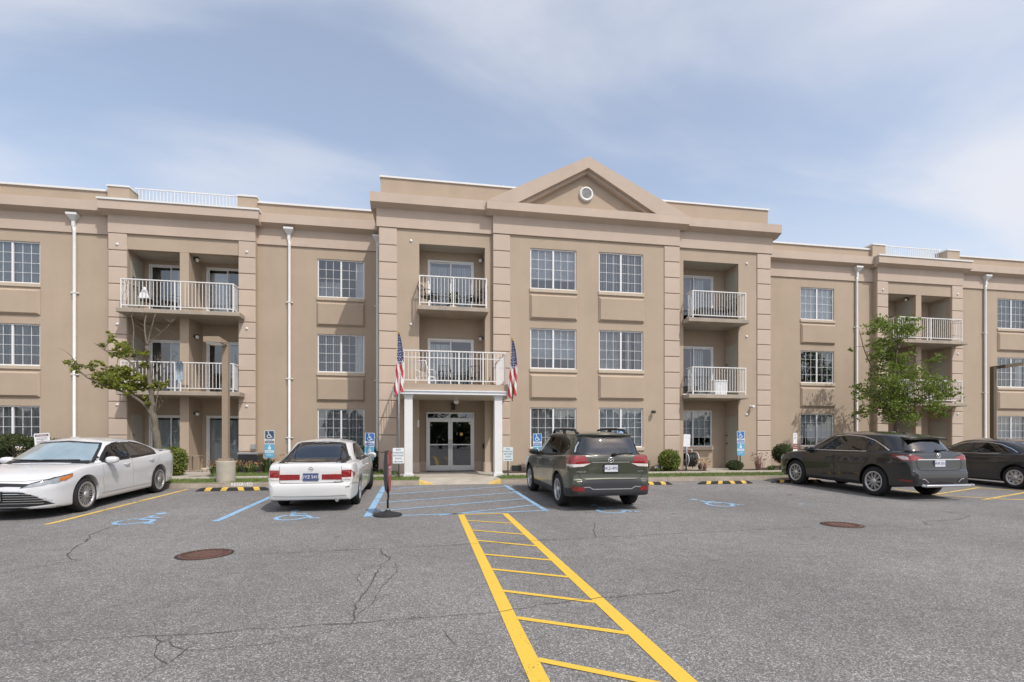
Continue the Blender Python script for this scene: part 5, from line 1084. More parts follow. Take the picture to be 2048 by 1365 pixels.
RDX = dict(paint='paint_black', wb=2.685, r=.362, tw=.235, rim=.238, track=.915, wheel='ten', rimmat='alloy', arch=.05, crown=.035,
    top=[(-2.37, .46), (-2.365, .58), (-2.34, .655), (-2.29, .69), (-2.265, .85), (-2.24, 1.0), (-2.19, 1.08), (-1.9, 1.10), (-1.2, 1.07), (0, 1.03), (.9, 1.01), (1.4, .985), (1.9, .90), (2.12, .80), (2.23, .68), (2.28, .52)],
    bot=[(-2.37, .40), (-2.32, .34), (-2.1, .30), (-1.6, .25), (-1.0, .24), (1.0, .24), (1.9, .25), (2.28, .30)],
    hw=[(-2.37, .70), (-2.35, .77), (-2.26, .84), (-2.05, .895), (-1.35, .935), (-.5, .915), (.5, .915), (1.3, .935), (1.75, .915), (2.05, .84), (2.2, .70), (2.28, .52)],
    cabin=[(-2.2, 1.05), (-2.10, 1.19), (-1.97, 1.36), (-1.90, 1.435), (-1.78, 1.49), (-1.5, 1.535), (-1.1, 1.57), (-.5, 1.60), (0, 1.59), (.4, 1.51), (.7, 1.375), (1.42, .97)], cab_w=(.885, .675), bow=(.16, .10), taper=.10, seat_z=.12,
    patches=[('windshield', 'car_glass', 'F', [(-.68, 1.05), (-.52, 1.47), (0, 1.5), (.52, 1.47), (.68, 1.05)], .004), ('rear_window', 'car_glass_rear', 'B', [(-.66, 1.125), (-.62, 1.22), (-.53, 1.40), (0, 1.43), (.53, 1.40), (.62, 1.22), (.66, 1.125), (0, 1.105)], .004),
        ('front_side_window', 'car_glass_light', 'S', clip(rdx_side, -.02, .98), .005), ('rear_side_window', 'car_glass', 'S', clip(rdx_side, -1.02, -.08), .005), ('quarter_window', 'car_glass', 'S', clip(rdx_side, -1.70, -1.06), .005),
        ('taillight', 'tail_red', 'B2', [(.42, .96), (.62, .925), (.86, .93), (.87, 1.03), (.70, 1.05)], .008), ('taillight', 'tail_red', 'S', [(-2.27, .915), (-2.1, .91), (-1.88, 1.0), (-1.78, 1.055), (-2.27, 1.05)], .007), ('reverse_lamp', 'tail_clear', 'S', [(-2.22, .94), (-2.08, .945), (-1.93, 1.015), (-2.1, 1.03), (-2.2, 1.0)], .010),
        ('bumper_vent', 'trim_black', 'B2', [(.42, .40), (.80, .40), (.82, .50), (.5, .50)], .006), ('reflector', 'tail_dark_red', 'S', [(-2.3, .43), (-2.0, .44), (-2.0, .475), (-2.3, .475)], .007), ('rocker', 'trim_black', 'S', [(-.93, .26), (.93, .26), (.90, .33), (-.90, .33)], .006),
        ('headlight', 'head_clear', 'S', [(1.9, .76), (2.12, .70), (2.16, .76), (1.85, .85)], .006)],
    lines=[('window_trim', 'chrome', 'S', rdx_side + rdx_side[:1], .02, .008), ('window_trim', 'chrome', 'S', [(-1.6, 1.115), (-1.95, 1.105)], .022, .008), ('door_gap', 'gap', 'S', [(-.05, 1.06), (-.08, .7), (-.10, .32)], .009, .003), ('door_gap', 'gap', 'S', [(.98, 1.0), (1.0, .7), (.92, .32)], .009, .003), ('door_gap', 'gap', 'S', [(-1.25, 1.08), (-1.15, .85), (-.95, .6), (-.92, .32)], .009, .003),
        ('tailgate_strip', 'chrome', 'B', [(-.62, .945), (.62, .945)], .022, .010), ('tailgate_gap', 'gap', 'B2', [(.67, 1.1), (.66, .8), (.6, .70), (0, .69)], .009, .004), ('exhaust_trim', 'chrome', 'B2', [(.44, .42), (.54, .50), (.62, .50)], .02, .012), ('crease', 'trim_grey', 'B', [(-.78, .665), (.78, .665)], .012, .004)],
    handles=[(.1, .90, .2), (-.86, .93, .2)], handle='paint_black', mirror=(.86, 1.10), mirror_mat='paint_black', extra=suv_black_extra)
car(RDX, 'black SUV with chrome window trim and a chrome rear guard bar', 11.66, 11.92, R(91.5), scale=(.95, .95, .99))
# ---- charcoal sedan at the right edge
c2_side = [(.88, .975), (.52, 1.18), (.22, 1.29), (0, 1.33), (-.5, 1.34), (-.9, 1.28), (-1.2, 1.16), (-1.42, 1.04), (-.5, .99)]
def sedan_dark_extra(root, sf, S): plate(root, sf, 'B', .86, 'FGA 3162', ('plate_white', 'plate_blue'))
CAM2 = dict(CAMRY); CAM2.update(paint='paint_char', wb=2.775, wheel='cap', rim=.215, r=.328, mirror_mat='paint_char', extra=sedan_dark_extra,
    cabin=[(-2.0, 1.05), (-1.6, 1.23), (-1.2, 1.355), (-.8, 1.425), (-.3, 1.46), (.1, 1.445), (.42, 1.37), (.8, 1.2), (1.35, .94)],
    patches=[('windshield', 'car_glass', 'F', [(-.66, .99), (-.5, 1.33), (0, 1.36), (.5, 1.33), (.66, .99)], .004), ('rear_window', 'car_glass_rear', 'B', [(-.62, 1.10), (-.48, 1.33), (0, 1.36), (.48, 1.33), (.62, 1.10), (0, 1.12)], .004), ('front_side_window', 'car_glass_light', 'S', clip(c2_side, -.12, .88), .005), ('rear_side_window', 'car_glass_light', 'S', clip(c2_side, -1.42, -.17), .005), ('taillight', 'tail_red', 'B2', [(.35, .88), (.80, .88), (.80, 1.03), (.5, 1.03)], .006), ('taillight', 'tail_red', 'S', [(-2.42, .88), (-2.15, .9), (-2.1, 1.02), (-2.42, 1.03)], .006)],
    lines=[('window_trim', 'chrome', 'S', c2_side + c2_side[:1], .018, .007), ('door_gap', 'gap', 'S', [(-.145, .98), (-.18, .6), (-.2, .28)], .008, .003), ('door_gap', 'gap', 'S', [(.88, .95), (.92, .6), (.86, .30)], .008, .003), ('door_gap', 'gap', 'S', [(-1.46, 1.03), (-1.26, .78), (-1.0, .50), (-.96, .3)], .008, .003)],
    handles=[(.02, .88, .2), (-.98, .90, .2)])
car(CAM2, 'charcoal sedan cut by the right edge, behind the black SUV', 16.95, 12.65, R(90))
# ================================================================ trees and shrubs
def at(x, y, Y):                                             # direction of the photograph met with the vertical plane at depth Y
    u = (x - 1024) / 1000; w = (882 - y) / 1000; S, C = math.sin(YAW), math.cos(YAW); t = Y / (C - u * S)
    return Vector(((S + u * C) * t, Y, EYE + w * t))
def leaf(mb, p, s, rr, up=.5):
    n = Vector((rr.gauss(0, 1), rr.gauss(0, 1), rr.gauss(0, 1) + up)).normalized(); a = n.orthogonal().normalized(); a.rotate(Matrix.Rotation(rr.uniform(0, 6.28), 3, n)); b_ = n.cross(a); k = len(mb.v)
    f = n * (s * .12); mb.v += [tuple(p - a * s * .5), tuple(p + b_ * s * .36 + f), tuple(p + a * s * .55), tuple(p - b_ * s * .36 + f)]
    mb.f += [[k, k + 1, k + 2], [k, k + 2, k + 3]]; mb.m += [0, 0]; mb.sm += [False, False]
def limb(mb, pts, r0, r1, rr, n=7):
    pts = [Vector(p) for p in pts]; q = []
    for i in range(len(pts) - 1):
        a, b_, c, d = pts[max(0, i - 1)], pts[i], pts[i + 1], pts[min(len(pts) - 1, i + 2)]
        for j in range(4):
            t = j / 4; q.append(.5 * (2 * b_ + (c - a) * t + (2 * a - 5 * b_ + 4 * c - d) * t * t + (3 * b_ - a - 3 * c + d) * t ** 3) + Vector((rr.uniform(-1, 1), rr.uniform(-1, 1), 0)) * r1 * .6)
    q.append(pts[-1]); m = len(q) - 1; mb.tube(q, [r0 + (r1 - r0) * i / m for i in range(m + 1)], n); return q
def tree(Y, P, base, trunk, limbs, clumps, label, lm, bark, seed, lsize, dens, depth, twigs=0, sub=True, rs=1):
    rr = random.Random(seed); b0 = P(*base); root = thing('street_tree', (b0.x, Y, DECK), label, 'tree', 'trees in front of the building')
    mb = MB(); tp = [Vector((b0.x, Y, DECK - .05))] + [P(*p) for p in trunk[0]]; limb(mb, tp, trunk[1], trunk[2], rr, 10); mb.build('trunk', bark, root)
    mb = MB(); ends = []
    for pl, r0, r1, dy in limbs:
        q = [P(*p) for p in pl]; k = len(q) - 1
        for i, v in enumerate(q): v.y += dy * i / max(1, k) + (rr.uniform(-.06, .06) if i else 0)
        qq = limb(mb, q, r0, r1, rr); ends += qq[2:]
    cl = []
    for cx_, cy_, cr in clumps:
        c = P(cx_, cy_); e = P(cx_ + cr, cy_); c.y += rr.uniform(-depth, depth); cl.append((c, (e - P(cx_, cy_)).length * rs))
    if sub:
        for c, r in cl:                                      # a twig from the nearest limb into every clump
            s = min(ends, key=lambda p: (p - c).length); limb(mb, [s, (s + c) / 2 + Vector((rr.uniform(-.05, .05), 0, .04)), c], .012, .004, rr, 5)
    for _ in range(twigs):
        s = rr.choice(ends); d = Vector((rr.uniform(-1, 1), rr.uniform(-.7, .7), rr.uniform(-.1, 1))).normalized(); L = rr.uniform(.12, .4); m_ = s + d * L * .55
        limb(mb, [s, m_, m_ + (d + Vector((rr.uniform(-.6, .6), 0, rr.uniform(-.2, .6)))).normalized() * L * .5], .007, .002, rr, 4)
    mb.build('limbs', bark, root)
    mb = MB()
    for c, r in cl:
        k = max(6, int(dens * r * r))
        for _ in range(k):
            if _ % 9 == 0: sc_ = c + Vector((rr.gauss(0, .55) * r, rr.gauss(0, .55) * r, rr.gauss(0, .40) * r)); sr = r * rr.uniform(.14, .30)
            leaf(mb, sc_ + Vector((rr.gauss(0, 1), rr.gauss(0, 1), rr.gauss(0, .45))) * sr, lsize * rr.uniform(.55, 1.25), rr)
    mb.build('crown', lm, root, fix=False); return root
PR = lambda x, y: at(1690 + x / 4.55, 610 + y / 4.55, 17.6)
tree(17.6, PR, (465, 1290), ([(465, 1150), (470, 1060), (455, 900), (450, 700), (460, 480)], .095, .035),
     [([(468, 1060), (400, 940), (300, 860), (180, 800)], .04, .01, -.3), ([(470, 1060), (560, 950), (700, 850), (900, 810)], .045, .01, -.4), ([(460, 950), (380, 780), (300, 600), (250, 420), (200, 220)], .04, .01, .4), ([(455, 850), (520, 700), (600, 560), (690, 500)], .035, .01, .3), ([(450, 700), (440, 500), (450, 330), (420, 110)], .035, .008, -.2), ([(460, 480), (520, 340), (570, 230)], .025, .008, .2), ([(465, 1040), (360, 1010), (280, 1040), (220, 1100), (180, 1130)], .012, .003, -.2), ([(455, 900), (330, 940), (190, 985), (105, 1005)], .02, .005, .3), ([(470, 1000), (600, 960), (740, 1010)], .022, .006, .3), ([(455, 780), (640, 740), (810, 690)], .025, .006, .4)],
     [(420, 130, 60), (330, 190, 75), (230, 230, 55), (450, 240, 85), (560, 240, 50), (300, 330, 55), (250, 420, 50), (480, 330, 85), (160, 380, 25), (470, 420, 75), (600, 480, 85), (690, 510, 45), (250, 480, 45), (300, 580, 45), (480, 520, 75), (600, 580, 65), (400, 650, 75), (550, 650, 95), (280, 700, 75), (220, 740, 50), (430, 740, 105), (300, 800, 85), (160, 840, 45), (560, 780, 95), (700, 760, 85), (800, 700, 45), (830, 800, 80), (910, 820, 35), (420, 870, 110), (560, 900, 105), (680, 920, 85), (740, 1010, 35), (450, 980, 85), (190, 980, 55), (110, 1005, 22), (220, 920, 35), (330, 930, 45), (480, 1050, 50), (600, 1010, 55), (370, 480, 30), (640, 860, 60), (500, 160, 35)],
     'full green street tree in front of the right balconies, behind the black SUV', 'leaf_tree', 'bark_dark', 21, .105, 2100, .7, 40)
PL = lambda x, y: at(140 + x / 4.015, 620 + y / 4.015, 17.0)
tree(17.0, PL, (722, 1262), ([(705, 1120), (690, 960), (672, 850), (655, 740), (648, 640), (632, 430), (618, 290)], .115, .045),
     [([(676, 880), (620, 780), (540, 700), (400, 640), (280, 590), (160, 520), (100, 395)], .055, .012, -.5), ([(618, 290), (600, 180), (580, 110), (575, 30)], .03, .012, .2), ([(620, 290), (650, 180), (700, 40)], .032, .012, -.1), ([(640, 260), (700, 220), (800, 150), (848, 85)], .022, .006, -.2), ([(640, 580), (560, 530), (510, 430), (440, 390), (340, 350), (240, 280)], .035, .007, -.3), ([(560, 470), (500, 300), (482, 150), (450, 30)], .024, .008, .3), ([(680, 850), (715, 680), (760, 500), (820, 420), (895, 350)], .020, .004, -.2), ([(690, 830), (740, 775), (815, 715)], .014, .004, -.3), ([(648, 640), (700, 500), (720, 380), (730, 300)], .016, .004, .2), ([(650, 560), (690, 440), (760, 400)], .012, .003, -.2), ([(540, 700), (500, 640), (380, 560), (240, 480), (130, 470)], .022, .006, -.6), ([(632, 430), (590, 240)], .012, .004, .1)],
     [(50, 440, 28), (100, 480, 42), (160, 450, 34), (270, 440, 30), (240, 570, 50), (320, 520, 58), (300, 580, 50), (380, 500, 50), (400, 560, 60), (480, 600, 60), (440, 620, 50), (500, 500, 50), (590, 600, 50), (640, 590, 42), (560, 560, 50), (370, 250, 32), (300, 340, 32), (250, 280, 24), (400, 300, 42), (450, 310, 42), (500, 330, 34), (440, 370, 32), (620, 370, 24), (620, 450, 24), (610, 700, 24), (630, 760, 20), (770, 600, 26), (510, 640, 42), (200, 520, 36), (350, 470, 36), (690, 620, 24)],
     'half bare street tree with yellow green leaves on its left side, beside the white sedan', 'leaf_left', 'bark', 5, .115, 3600, .4, 110, rs=1.25)
def shrub(name, X, Y, rx, rz, zc, label, lm='leaf_shrub', n=1500, ls=.05, seed=1, ry=None, power=2.0, group='shrubs in the planting beds', cat='shrub'):
    rr = random.Random(seed); ry = ry or rx; root = thing(name, (X, Y, DECK), label, cat, group)
    mb = MB(); k = 14
    for i in range(9):
        ph = math.pi * i / 8
        for j in range(k):
            th = 2 * math.pi * j / k; w = .84 + rr.uniform(-.05, .05); sp = math.sin(ph) ** (2 / power); cp = math.copysign(abs(math.cos(ph)) ** (2 / power), math.cos(ph))
            mb.v.append((X + rx * w * sp * math.cos(th), Y + ry * w * sp * math.sin(th), max(DECK - .02, zc + rz * w * cp)))
    for i in range(8):
        for j in range(k): a = i * k; mb.f.append([a + j, a + (j + 1) % k, a + k + (j + 1) % k, a + k + j]); mb.m.append(0); mb.sm.append(True)
    mb.build('dark_core', 'shrub_core', root); mb = MB()  # solid dark core added behind the leaves in place of branches
    for _ in range(n):
        d = Vector((rr.gauss(0, 1), rr.gauss(0, 1), rr.gauss(0, 1))).normalized(); e = 1 / max(abs(d.x), abs(d.y), abs(d.z)); bl = (power - 2) / 4
        q = d * (1 + (e - 1) * bl * .6) * rr.uniform(.84, 1.05); p = Vector((X + rx * q.x, Y + ry * q.y, zc + rz * q.z))
        if p.z > DECK: leaf(mb, p, ls * rr.uniform(.7, 1.4), rr, .2)
    mb.build('foliage', lm, root, fix=False); return root
shrub('round_shrub', 8.72, 16.98, .39, .40, .66, 'clipped round green shrub beside the white notice sign', seed=2, n=2200)
shrub('round_shrub', 14.55, 18.5, .42, .42, .85, 'round green shrub half hidden behind the nose of the black SUV', seed=3, lm='leaf_dark', n=1700)
shrub('boxwood_shrub', -7.85, 17.3, .38, .45, .72, 'clipped barrel shaped shrub at the tail of the white sedan', seed=4, n=2400, power=4)
shrub('low_shrub', 11.35, 17.0, .30, .19, .46, 'low brownish green shrub in front of the closet door', seed=5, lm='leaf_dark', n=900)
shrub('hedge_shrub', -12.2, 18.9, .85, .5, .95, 'long dark hedge shrub behind the roof of the white sedan', seed=6, lm='leaf_dark', n=3000, ry=.45, power=3)
shrub('hedge_shrub', -13.55, 18.9, .32, .42, .9, 'small dark shrub under the left window, next to the clipped small tree', seed=16, lm='leaf_dark', n=1000)
shrub('hedge_shrub', -3.6, 19.1, .8, .55, .86, 'dark hedge shrub showing above the roof of the older white sedan', seed=7, lm='leaf_dark', n=2400, ry=.45, power=3)
shrub('hedge_shrub', -2.15, 18.6, .5, .50, .72, 'dark shrub behind the tilted blue parking sign', seed=8, lm='leaf_dark', n=1800)
shrub('hedge_shrub', 19.2, 18.6, .7, .4, .65, 'dark hedge shrub behind the black SUV', seed=9, lm='leaf_dark', n=1300)
# small clipped tree at the left edge
root = thing('topiary_tree', (-12.9, 18.3, DECK), 'small clipped tree with flat crown and forked trunk at the left edge', 'tree', None); rr = random.Random(31); mb = MB()
limb(mb, [(-12.9, 18.3, DECK - .05), (-12.91, 18.3, .7), (-12.88, 18.3, 1.0)], .035, .028, rr); mb.build('trunk', 'bark_dark', root); mb = MB(); e = []
for dx, dy in ((-.35, 0), (-.15, .15), (.1, -.12), (.3, .05), (0, .2)): e += limb(mb, [(-12.89, 18.3, .9), (-12.89 + dx * .5, 18.3 + dy, 1.08), (-12.89 + dx, 18.3 + dy * 1.3, 1.35)], .018, .006, rr, 5)
mb.build('limbs', 'bark_dark', root); mb = MB()
for _ in range(2000):
    a = rr.uniform(0, 6.28); r = .52 * math.sqrt(rr.random()); z = 1.33 + .30 * rr.random() ** .6 * math.sqrt(max(0, 1 - (r / .56) ** 2)) - (rr.random() ** 3) * .25; leaf(mb, Vector((-12.9 + r * math.cos(a), 18.3 + r * math.sin(a), z)), .055, rr, .3)
mb.build('crown', 'leaf_dark', root, fix=False)
# tufts, lilies and dry stems
def tuft(name, X, Y, h, spread, n, m, label, seed, flowers=0, w=.012, fm='flower'):
    rr = random.Random(seed); root = thing(name, (X, Y, DECK), label, 'plant', 'low plants in the beds'); mb = MB()
    for _ in range(n):
        a = rr.uniform(0, 6.28); r = rr.random() * spread; x, y = X + math.cos(a) * r * .5, Y + math.sin(a) * r * .35; hh = h * rr.uniform(.5, 1.05); L = spread * rr.uniform(.3, .9); dx, dy = math.cos(a) * L, math.sin(a) * L * .7; nx, ny = -math.sin(a) * w, math.cos(a) * w
        p = [Vector((x, y, DECK)), Vector((x + dx * .35, y + dy * .35, DECK + hh * .8)), Vector((x + dx, y + dy, DECK + hh * rr.uniform(.5, 1)))]; k = len(mb.v); o = Vector((nx, ny, 0))
        mb.v += [tuple(p[0] - o), tuple(p[0] + o), tuple(p[1] - o), tuple(p[1] + o), tuple(p[2])]; mb.f += [[k, k + 1, k + 3, k + 2], [k + 2, k + 3, k + 4]]; mb.m += [0, 0]; mb.sm += [False] * 2
    mb.build('leaves', m, root, fix=False)
    if flowers:
        mb = MB()
        for _ in range(flowers): leaf(mb, Vector((X + rr.gauss(0, spread * .55), Y + rr.gauss(0, spread * .3), DECK + h * rr.uniform(.55, 1.1))), .07 * rr.uniform(.6, 1.2), rr, .2)
        tag(mb.build('flower_heads', fm, root, fix=False), kind='stuff')
    return root
lil = 'clump of lily leaves with rusty flowers, {} of the row below the air conditioner'
for i, (x, w_) in enumerate(((-6.75, 'first'), (-6.25, 'second'), (-5.72, 'third'))): tuft('lily_clump', x, 17.7 + .1 * (i % 2), .42, .34, 120, 'plant_green', lil.format(w_), 40 + i, 70)
tuft('rose_bush', -5.3, 18.1, .62, .35, 70, 'plant_green', 'leafy bush with pink buds behind the left blue parking sign', 44, 40, .02)
tuft('rose_bush', -4.6, 18.0, .6, .3, 60, 'plant_green', 'leafy bush with pink buds left of the older white sedan', 45, 40, .02)
tuft('grass_tuft', 7.75, 16.95, .48, .3, 160, 'plant_green', 'upright dark green grass tuft just right of the olive SUV', 46)
tuft('grass_tuft', 8.2, 16.8, .16, .22, 60, 'plant_green', 'low pale plant between the grass tuft and the round shrub', 47, 20, .015, 'sign_pale')
tuft('coneflower_plant', 9.95, 16.75, .42, .28, 50, 'dry_twig', 'dry flowering plant in front of the hose reel', 48, 60, .006)
tuft('dry_shrub', 12.35, 17.0, .62, .36, 70, 'dry_twig', 'bare reddish shrub right of the blue parking sign near the quoins', 49, 70, .006, 'dry_twig')
tuft('low_plant', 12.75, 16.85, .22, .22, 70, 'plant_green', 'low green plant at the foot of the bare reddish shrub', 50, 0, .02)
tuft('low_plant', 13.25, 16.85, .26, .22, 70, 'plant_green', 'low green plant beside the front wheel of the black SUV', 51, 0, .02)
tuft('low_plant', -1.5, 17.2, .2, .15, 40, 'plant_green', 'small plant at the foot of the left corner quoins', 52, 0, .02)

# ================================================================ street furniture
def wheel_stop(X, Y, label, sign=False, L=1.72):
    z = g(Y); root = thing('wheel_stop', (X, Y, z), label, 'wheel stop', 'rubber wheel stops along the kerb'); mb = MB(); h = L / 2
    sec = [(-.075, 0), (-.06, .065), (-.035, .083), (.035, .083), (.06, .065), (.075, 0)]; k = len(sec); vv = []
    for x, s in ((X - h, .25), (X - h + .12, 1), (X + h - .12, 1), (X + h, .25)): vv += [(x, Y + y, z + zz * s) for y, zz in sec]
    fs = [(j * k + i, j * k + i + 1, j * k + k + i + 1, j * k + k + i) for j in range(3) for i in range(k - 1)] + [tuple(range(k))[::-1], tuple(range(3 * k, 4 * k))]; mb.add(vv, fs); mb.build('rubber_block', 'stop_rubber', root)
    for i in range(4):
        x = X - h + .30 + i * (L - .6) / 3; mb = MB(); sk = .03 if i < 2 else -.03
        q = [(x - .07 - sk, -.0785, .006), (x + .07 - sk, -.0785, .006), (x + .07, -.0635, .0665), (x - .07, -.0635, .0665), (x + .07 + sk * .5, -.036, .086), (x - .07 + sk * .5, -.036, .086), (x + .07 + sk, .036, .086), (x - .07 + sk, .036, .086)]
        mb.add([(a, Y + b_, z + c) for a, b_, c in q], [(0, 1, 2, 3), (3, 2, 4, 5), (5, 4, 6, 7)]); mb.build('yellow_stripe', 'stop_yellow', root, fix=False)
    if sign:
        mb = MB(); textmb('RESERVED', .115, mb, lambda u, v_: (X + .18 + u, Y + .05, z + .15 + v_)); mb.build('lettering', 'letter_white', root, fix=False)
wheel_stop(-4.84, 13.76, 'black and yellow wheel stop topped by white RESERVED letters, right of the white sedan', True)
wheel_stop(6.2, 13.6, 'black and yellow wheel stop partly behind the olive SUV')
wheel_stop(8.74, 13.55, 'black and yellow wheel stop alone in the empty bay before the notice sign')
wheel_stop(11.2, 13.62, 'black and yellow wheel stop at the front wheel of the black SUV', True)
def manhole(X, Y, r, label):
    z = g(Y) + .004; root = thing('manhole_cover', (X, Y, z), label, 'manhole cover', 'manhole covers in the lot'); mb = MB().lathe([(r, -.004), (r, .006), (r - .035, .006)], (X, Y, z), 'Z', 40); mb.build('rim_ring', 'rust', root)
    mb = MB().lathe([(r - .04, .002), (r * .62, .003), (r * .60, .006), (r * .55, .006), (r * .53, .003), (r * .25, .003), (r * .23, .006), (.001, .006)], (X, Y, z), 'Z', 36); mb.build('lid', 'rust', root)
    mb = MB()
    for i in range(24): a = 2 * math.pi * i / 24; mb.box(X + math.cos(a) * r * .76 - .018, X + math.cos(a) * r * .76 + .018, Y + math.sin(a) * r * .76 - .018, Y + math.sin(a) * r * .76 + .018, z + .002, z + .008)
    tag(mb.build('studs', 'rust', root), kind='stuff'); MB().lathe([(r + .001, .0), (r + .028, .0005)], (X, Y, z - .001), 'Z', 40).build('gap_ring', 'gap', root)  # flat dark ring drawn for the gap around the cover
manhole(-2.65, 6.62, .285, 'rusty round manhole cover left of the yellow crosswalk'); manhole(6.72, 7.17, .285, 'dark red manhole cover in the right half of the lot')
# lamp posts
root = thing('lamp_post', (-5.40, 14.8, DECK), 'square tan lamp post in a round concrete base left of the older white sedan', 'lamp post', 'parking lot lamp posts')
X, Y = -5.40, 14.8; MB().lathe([(.235, DECK - .05), (.235, .80), (.225, .83), (.001, .83)], (X, Y, 0), 'Z', 28).build('concrete_base', 'concrete', root)
MB().box(X - .15, X + .15, Y - .15, Y + .15, .831, .90).build('post_foot', 'lamp_brown', root); MB().box(X - .075, X + .075, Y - .075, Y + .075, .901, 4.02).build('post', 'lamp_brown', root)
mb = MB(); mb.add([(X - .36, Y - .52, 3.98), (X + .06, Y - .52, 3.98), (X + .06, Y - .08, 3.98), (X - .36, Y - .08, 3.98), (X - .36, Y - .52, 4.12), (X + .02, Y - .52, 4.13), (X + .06, Y - .04, 4.08), (X - .33, Y - .04, 4.08)], [(0, 3, 2, 1), (4, 5, 6, 7), (0, 1, 5, 4), (1, 2, 6, 5), (2, 3, 7, 6), (3, 0, 4, 7)]); mb.box(X - .06, X + .05, Y - .08, Y + .07, 3.9, 4.03); h = mb.build('lamp_head', 'lamp_brown', root)
MB().box(X - .32, X + .02, Y - .48, Y - .12, 3.955, 3.979).build('lens', 'lens', h)
root = thing('lamp_post', (20.1, 14.8, DECK), 'dark bronze lamp post with arm at the right edge, behind the charcoal sedan', 'lamp post', 'parking lot lamp posts'); X = 20.1
MB().lathe([(.235, DECK - .05), (.235, .80), (.001, .82)], (X, Y, 0), 'Z', 28).build('concrete_base', 'concrete', root); MB().box(X - .065, X + .065, Y - .065, Y + .065, .82, 4.05).build('post', 'lamp_bronze', root)
mb = MB(); mb.add([(X + .12, Y - .3, 3.96), (X + .78, Y - .38, 4.05), (X + .78, Y + .02, 4.05), (X + .12, Y + .1, 3.96), (X + .12, Y - .3, 4.08), (X + .78, Y - .38, 4.18), (X + .78, Y + .02, 4.18), (X + .12, Y + .1, 4.08)], [(0, 3, 2, 1), (4, 5, 6, 7), (0, 1, 5, 4), (1, 2, 6, 5), (2, 3, 7, 6), (3, 0, 4, 7)]); mb.tube([(X, Y, 3.92), (X + .18, Y - .08, 4.02)], .03, 8); mb.build('lamp_head', 'lamp_bronze', root)
# signs
def face(X, Y, z0, tilt=0):                                  # maps sign-plane (u, v) to 3D, facing the lot
    c, s = math.cos(R(tilt)), math.sin(R(tilt)); return lambda u, v_, d=0: (X + u * c - (v_) * s, Y - d, z0 + u * s + v_ * c)
def panel(mb, F_, w, h, v0, d0=.0, d1=.004, mi=0, u0=0, rad=.02):
    pts = []
    for cx_, cy_, a0 in ((u0 + w / 2 - rad, v0 + h - rad, 0), (u0 - w / 2 + rad, v0 + h - rad, 90), (u0 - w / 2 + rad, v0 + rad, 180), (u0 + w / 2 - rad, v0 + rad, 270)): pts += arc(cx_, cy_, rad, a0, a0 + 90, 3)
    n = len(pts); mb.add([F_(u, v_, d0) for u, v_ in pts] + [F_(u, v_, d1) for u, v_ in pts], [tuple(range(n))[::-1], tuple(range(n, 2 * n))] + [(i, (i + 1) % n, (i + 1) % n + n, i + n) for i in range(n)], mi)
def icon_mb(mb, F_, cx_, cy_, s, d, mi=0):
    st, hd = icon_strokes()
    for pl, w in st:
        for (a, b_), (c, e) in zip(pl[:-1], pl[1:]):
            L = math.hypot(c - a, e - b_); nx, ny = -(e - b_) / L * w * .55, (c - a) / L * w * .55; mb.add([F_(cx_ + x * s, cy_ + (y - .45) * s, d) for x, y in ((a + nx, b_ + ny), (a - nx, b_ - ny), (c - nx, e - ny), (c + nx, e + ny))], [(0, 1, 2, 3)], mi)
    mb.add([F_(cx_ + x * s, cy_ + (y - .45) * s, d) for x, y in arc(hd[0], hd[1], hd[2] * 1.15, 0, 360, 10)[:-1]], [tuple(range(10))], mi)
def parking_sign(X, Y, ztop, label, dark=False, tilt=0, post='green_post', two=True):
    root = thing('parking_sign', (X, Y, DECK), label, 'sign', 'reserved parking signs'); H = .45; F_ = face(X, Y, ztop - H, tilt)
    dx = math.sin(R(tilt)) * (ztop - .4); mb = MB(); mb.tube([(X - dx * .0 + .0, Y + .03, DECK - .1), tuple(Vector(F_(0, H - .03)) + Vector((0, .03, 0)))], .028, 6); mb.build('post', post, root)
    mb = MB(); panel(mb, F_, .305, H, 0); p = mb.build('sign_plate', 'sign_white', root)
    bc = 'sign_navy' if dark else 'sign_blue'; mb = MB(); panel(mb, F_, .28, .265, .172, .004, .0055); mb.build('blue_field', bc, p); mb = MB(); icon_mb(mb, F_, -.01, .30, .22, .007); mb.build('wheelchair_symbol', 'sign_white', p, fix=False)
    mb = MB(); textmb('RESERVED', .045, mb, lambda u, v_: F_(u, .14 + v_, .006)); mb.build('lettering', bc, p, fix=False)
    mb = MB(); panel(mb, F_, .28, .09, .022, .004, .0055); mb.build('blue_band', bc, p); mb = MB(); textmb('PARKING', .055, mb, lambda u, v_: F_(u, .066 + v_, .007)); mb.build('lettering', 'sign_white', p, fix=False)
    if two:
        v0 = -.455; mb = MB(); panel(mb, F_, .305, .45, v0); p = mb.build('lower_plate', 'sign_teal', root)
        mb = MB(); panel(mb, F_, .28, .085, v0 + .165, .004, .0055); mb.build('white_band', 'sign_pale', p); mb = MB(); textmb('RESIDENTS', .045, mb, lambda u, v_: F_(u, v0 + .205 + v_, .007)); mb.build('lettering', 'sign_blue', p, fix=False)
        mb = MB(); textmb('ONLY', .075, mb, lambda u, v_: F_(u, v0 + .095 + v_, .006)); panel(mb, F_, .10, .085, v0 + .275, .004, .006, 0, 0, .03); panel(mb, F_, .05, .05, v0 + .37, .004, .006, 0, 0, .02); mb.build('lettering', 'sign_pale', p, fix=False)
    return root
parking_sign(-5.15, 17.8, 1.72, 'dark blue wheelchair parking sign left of the older white sedan', True)
parking_sign(-1.84, 17.0, 1.64, 'tilted blue wheelchair parking sign between the older white sedan and the entrance', tilt=-2)
parking_sign(3.79, 16.9, 1.63, 'blue wheelchair parking sign behind the left mirror of the olive SUV')
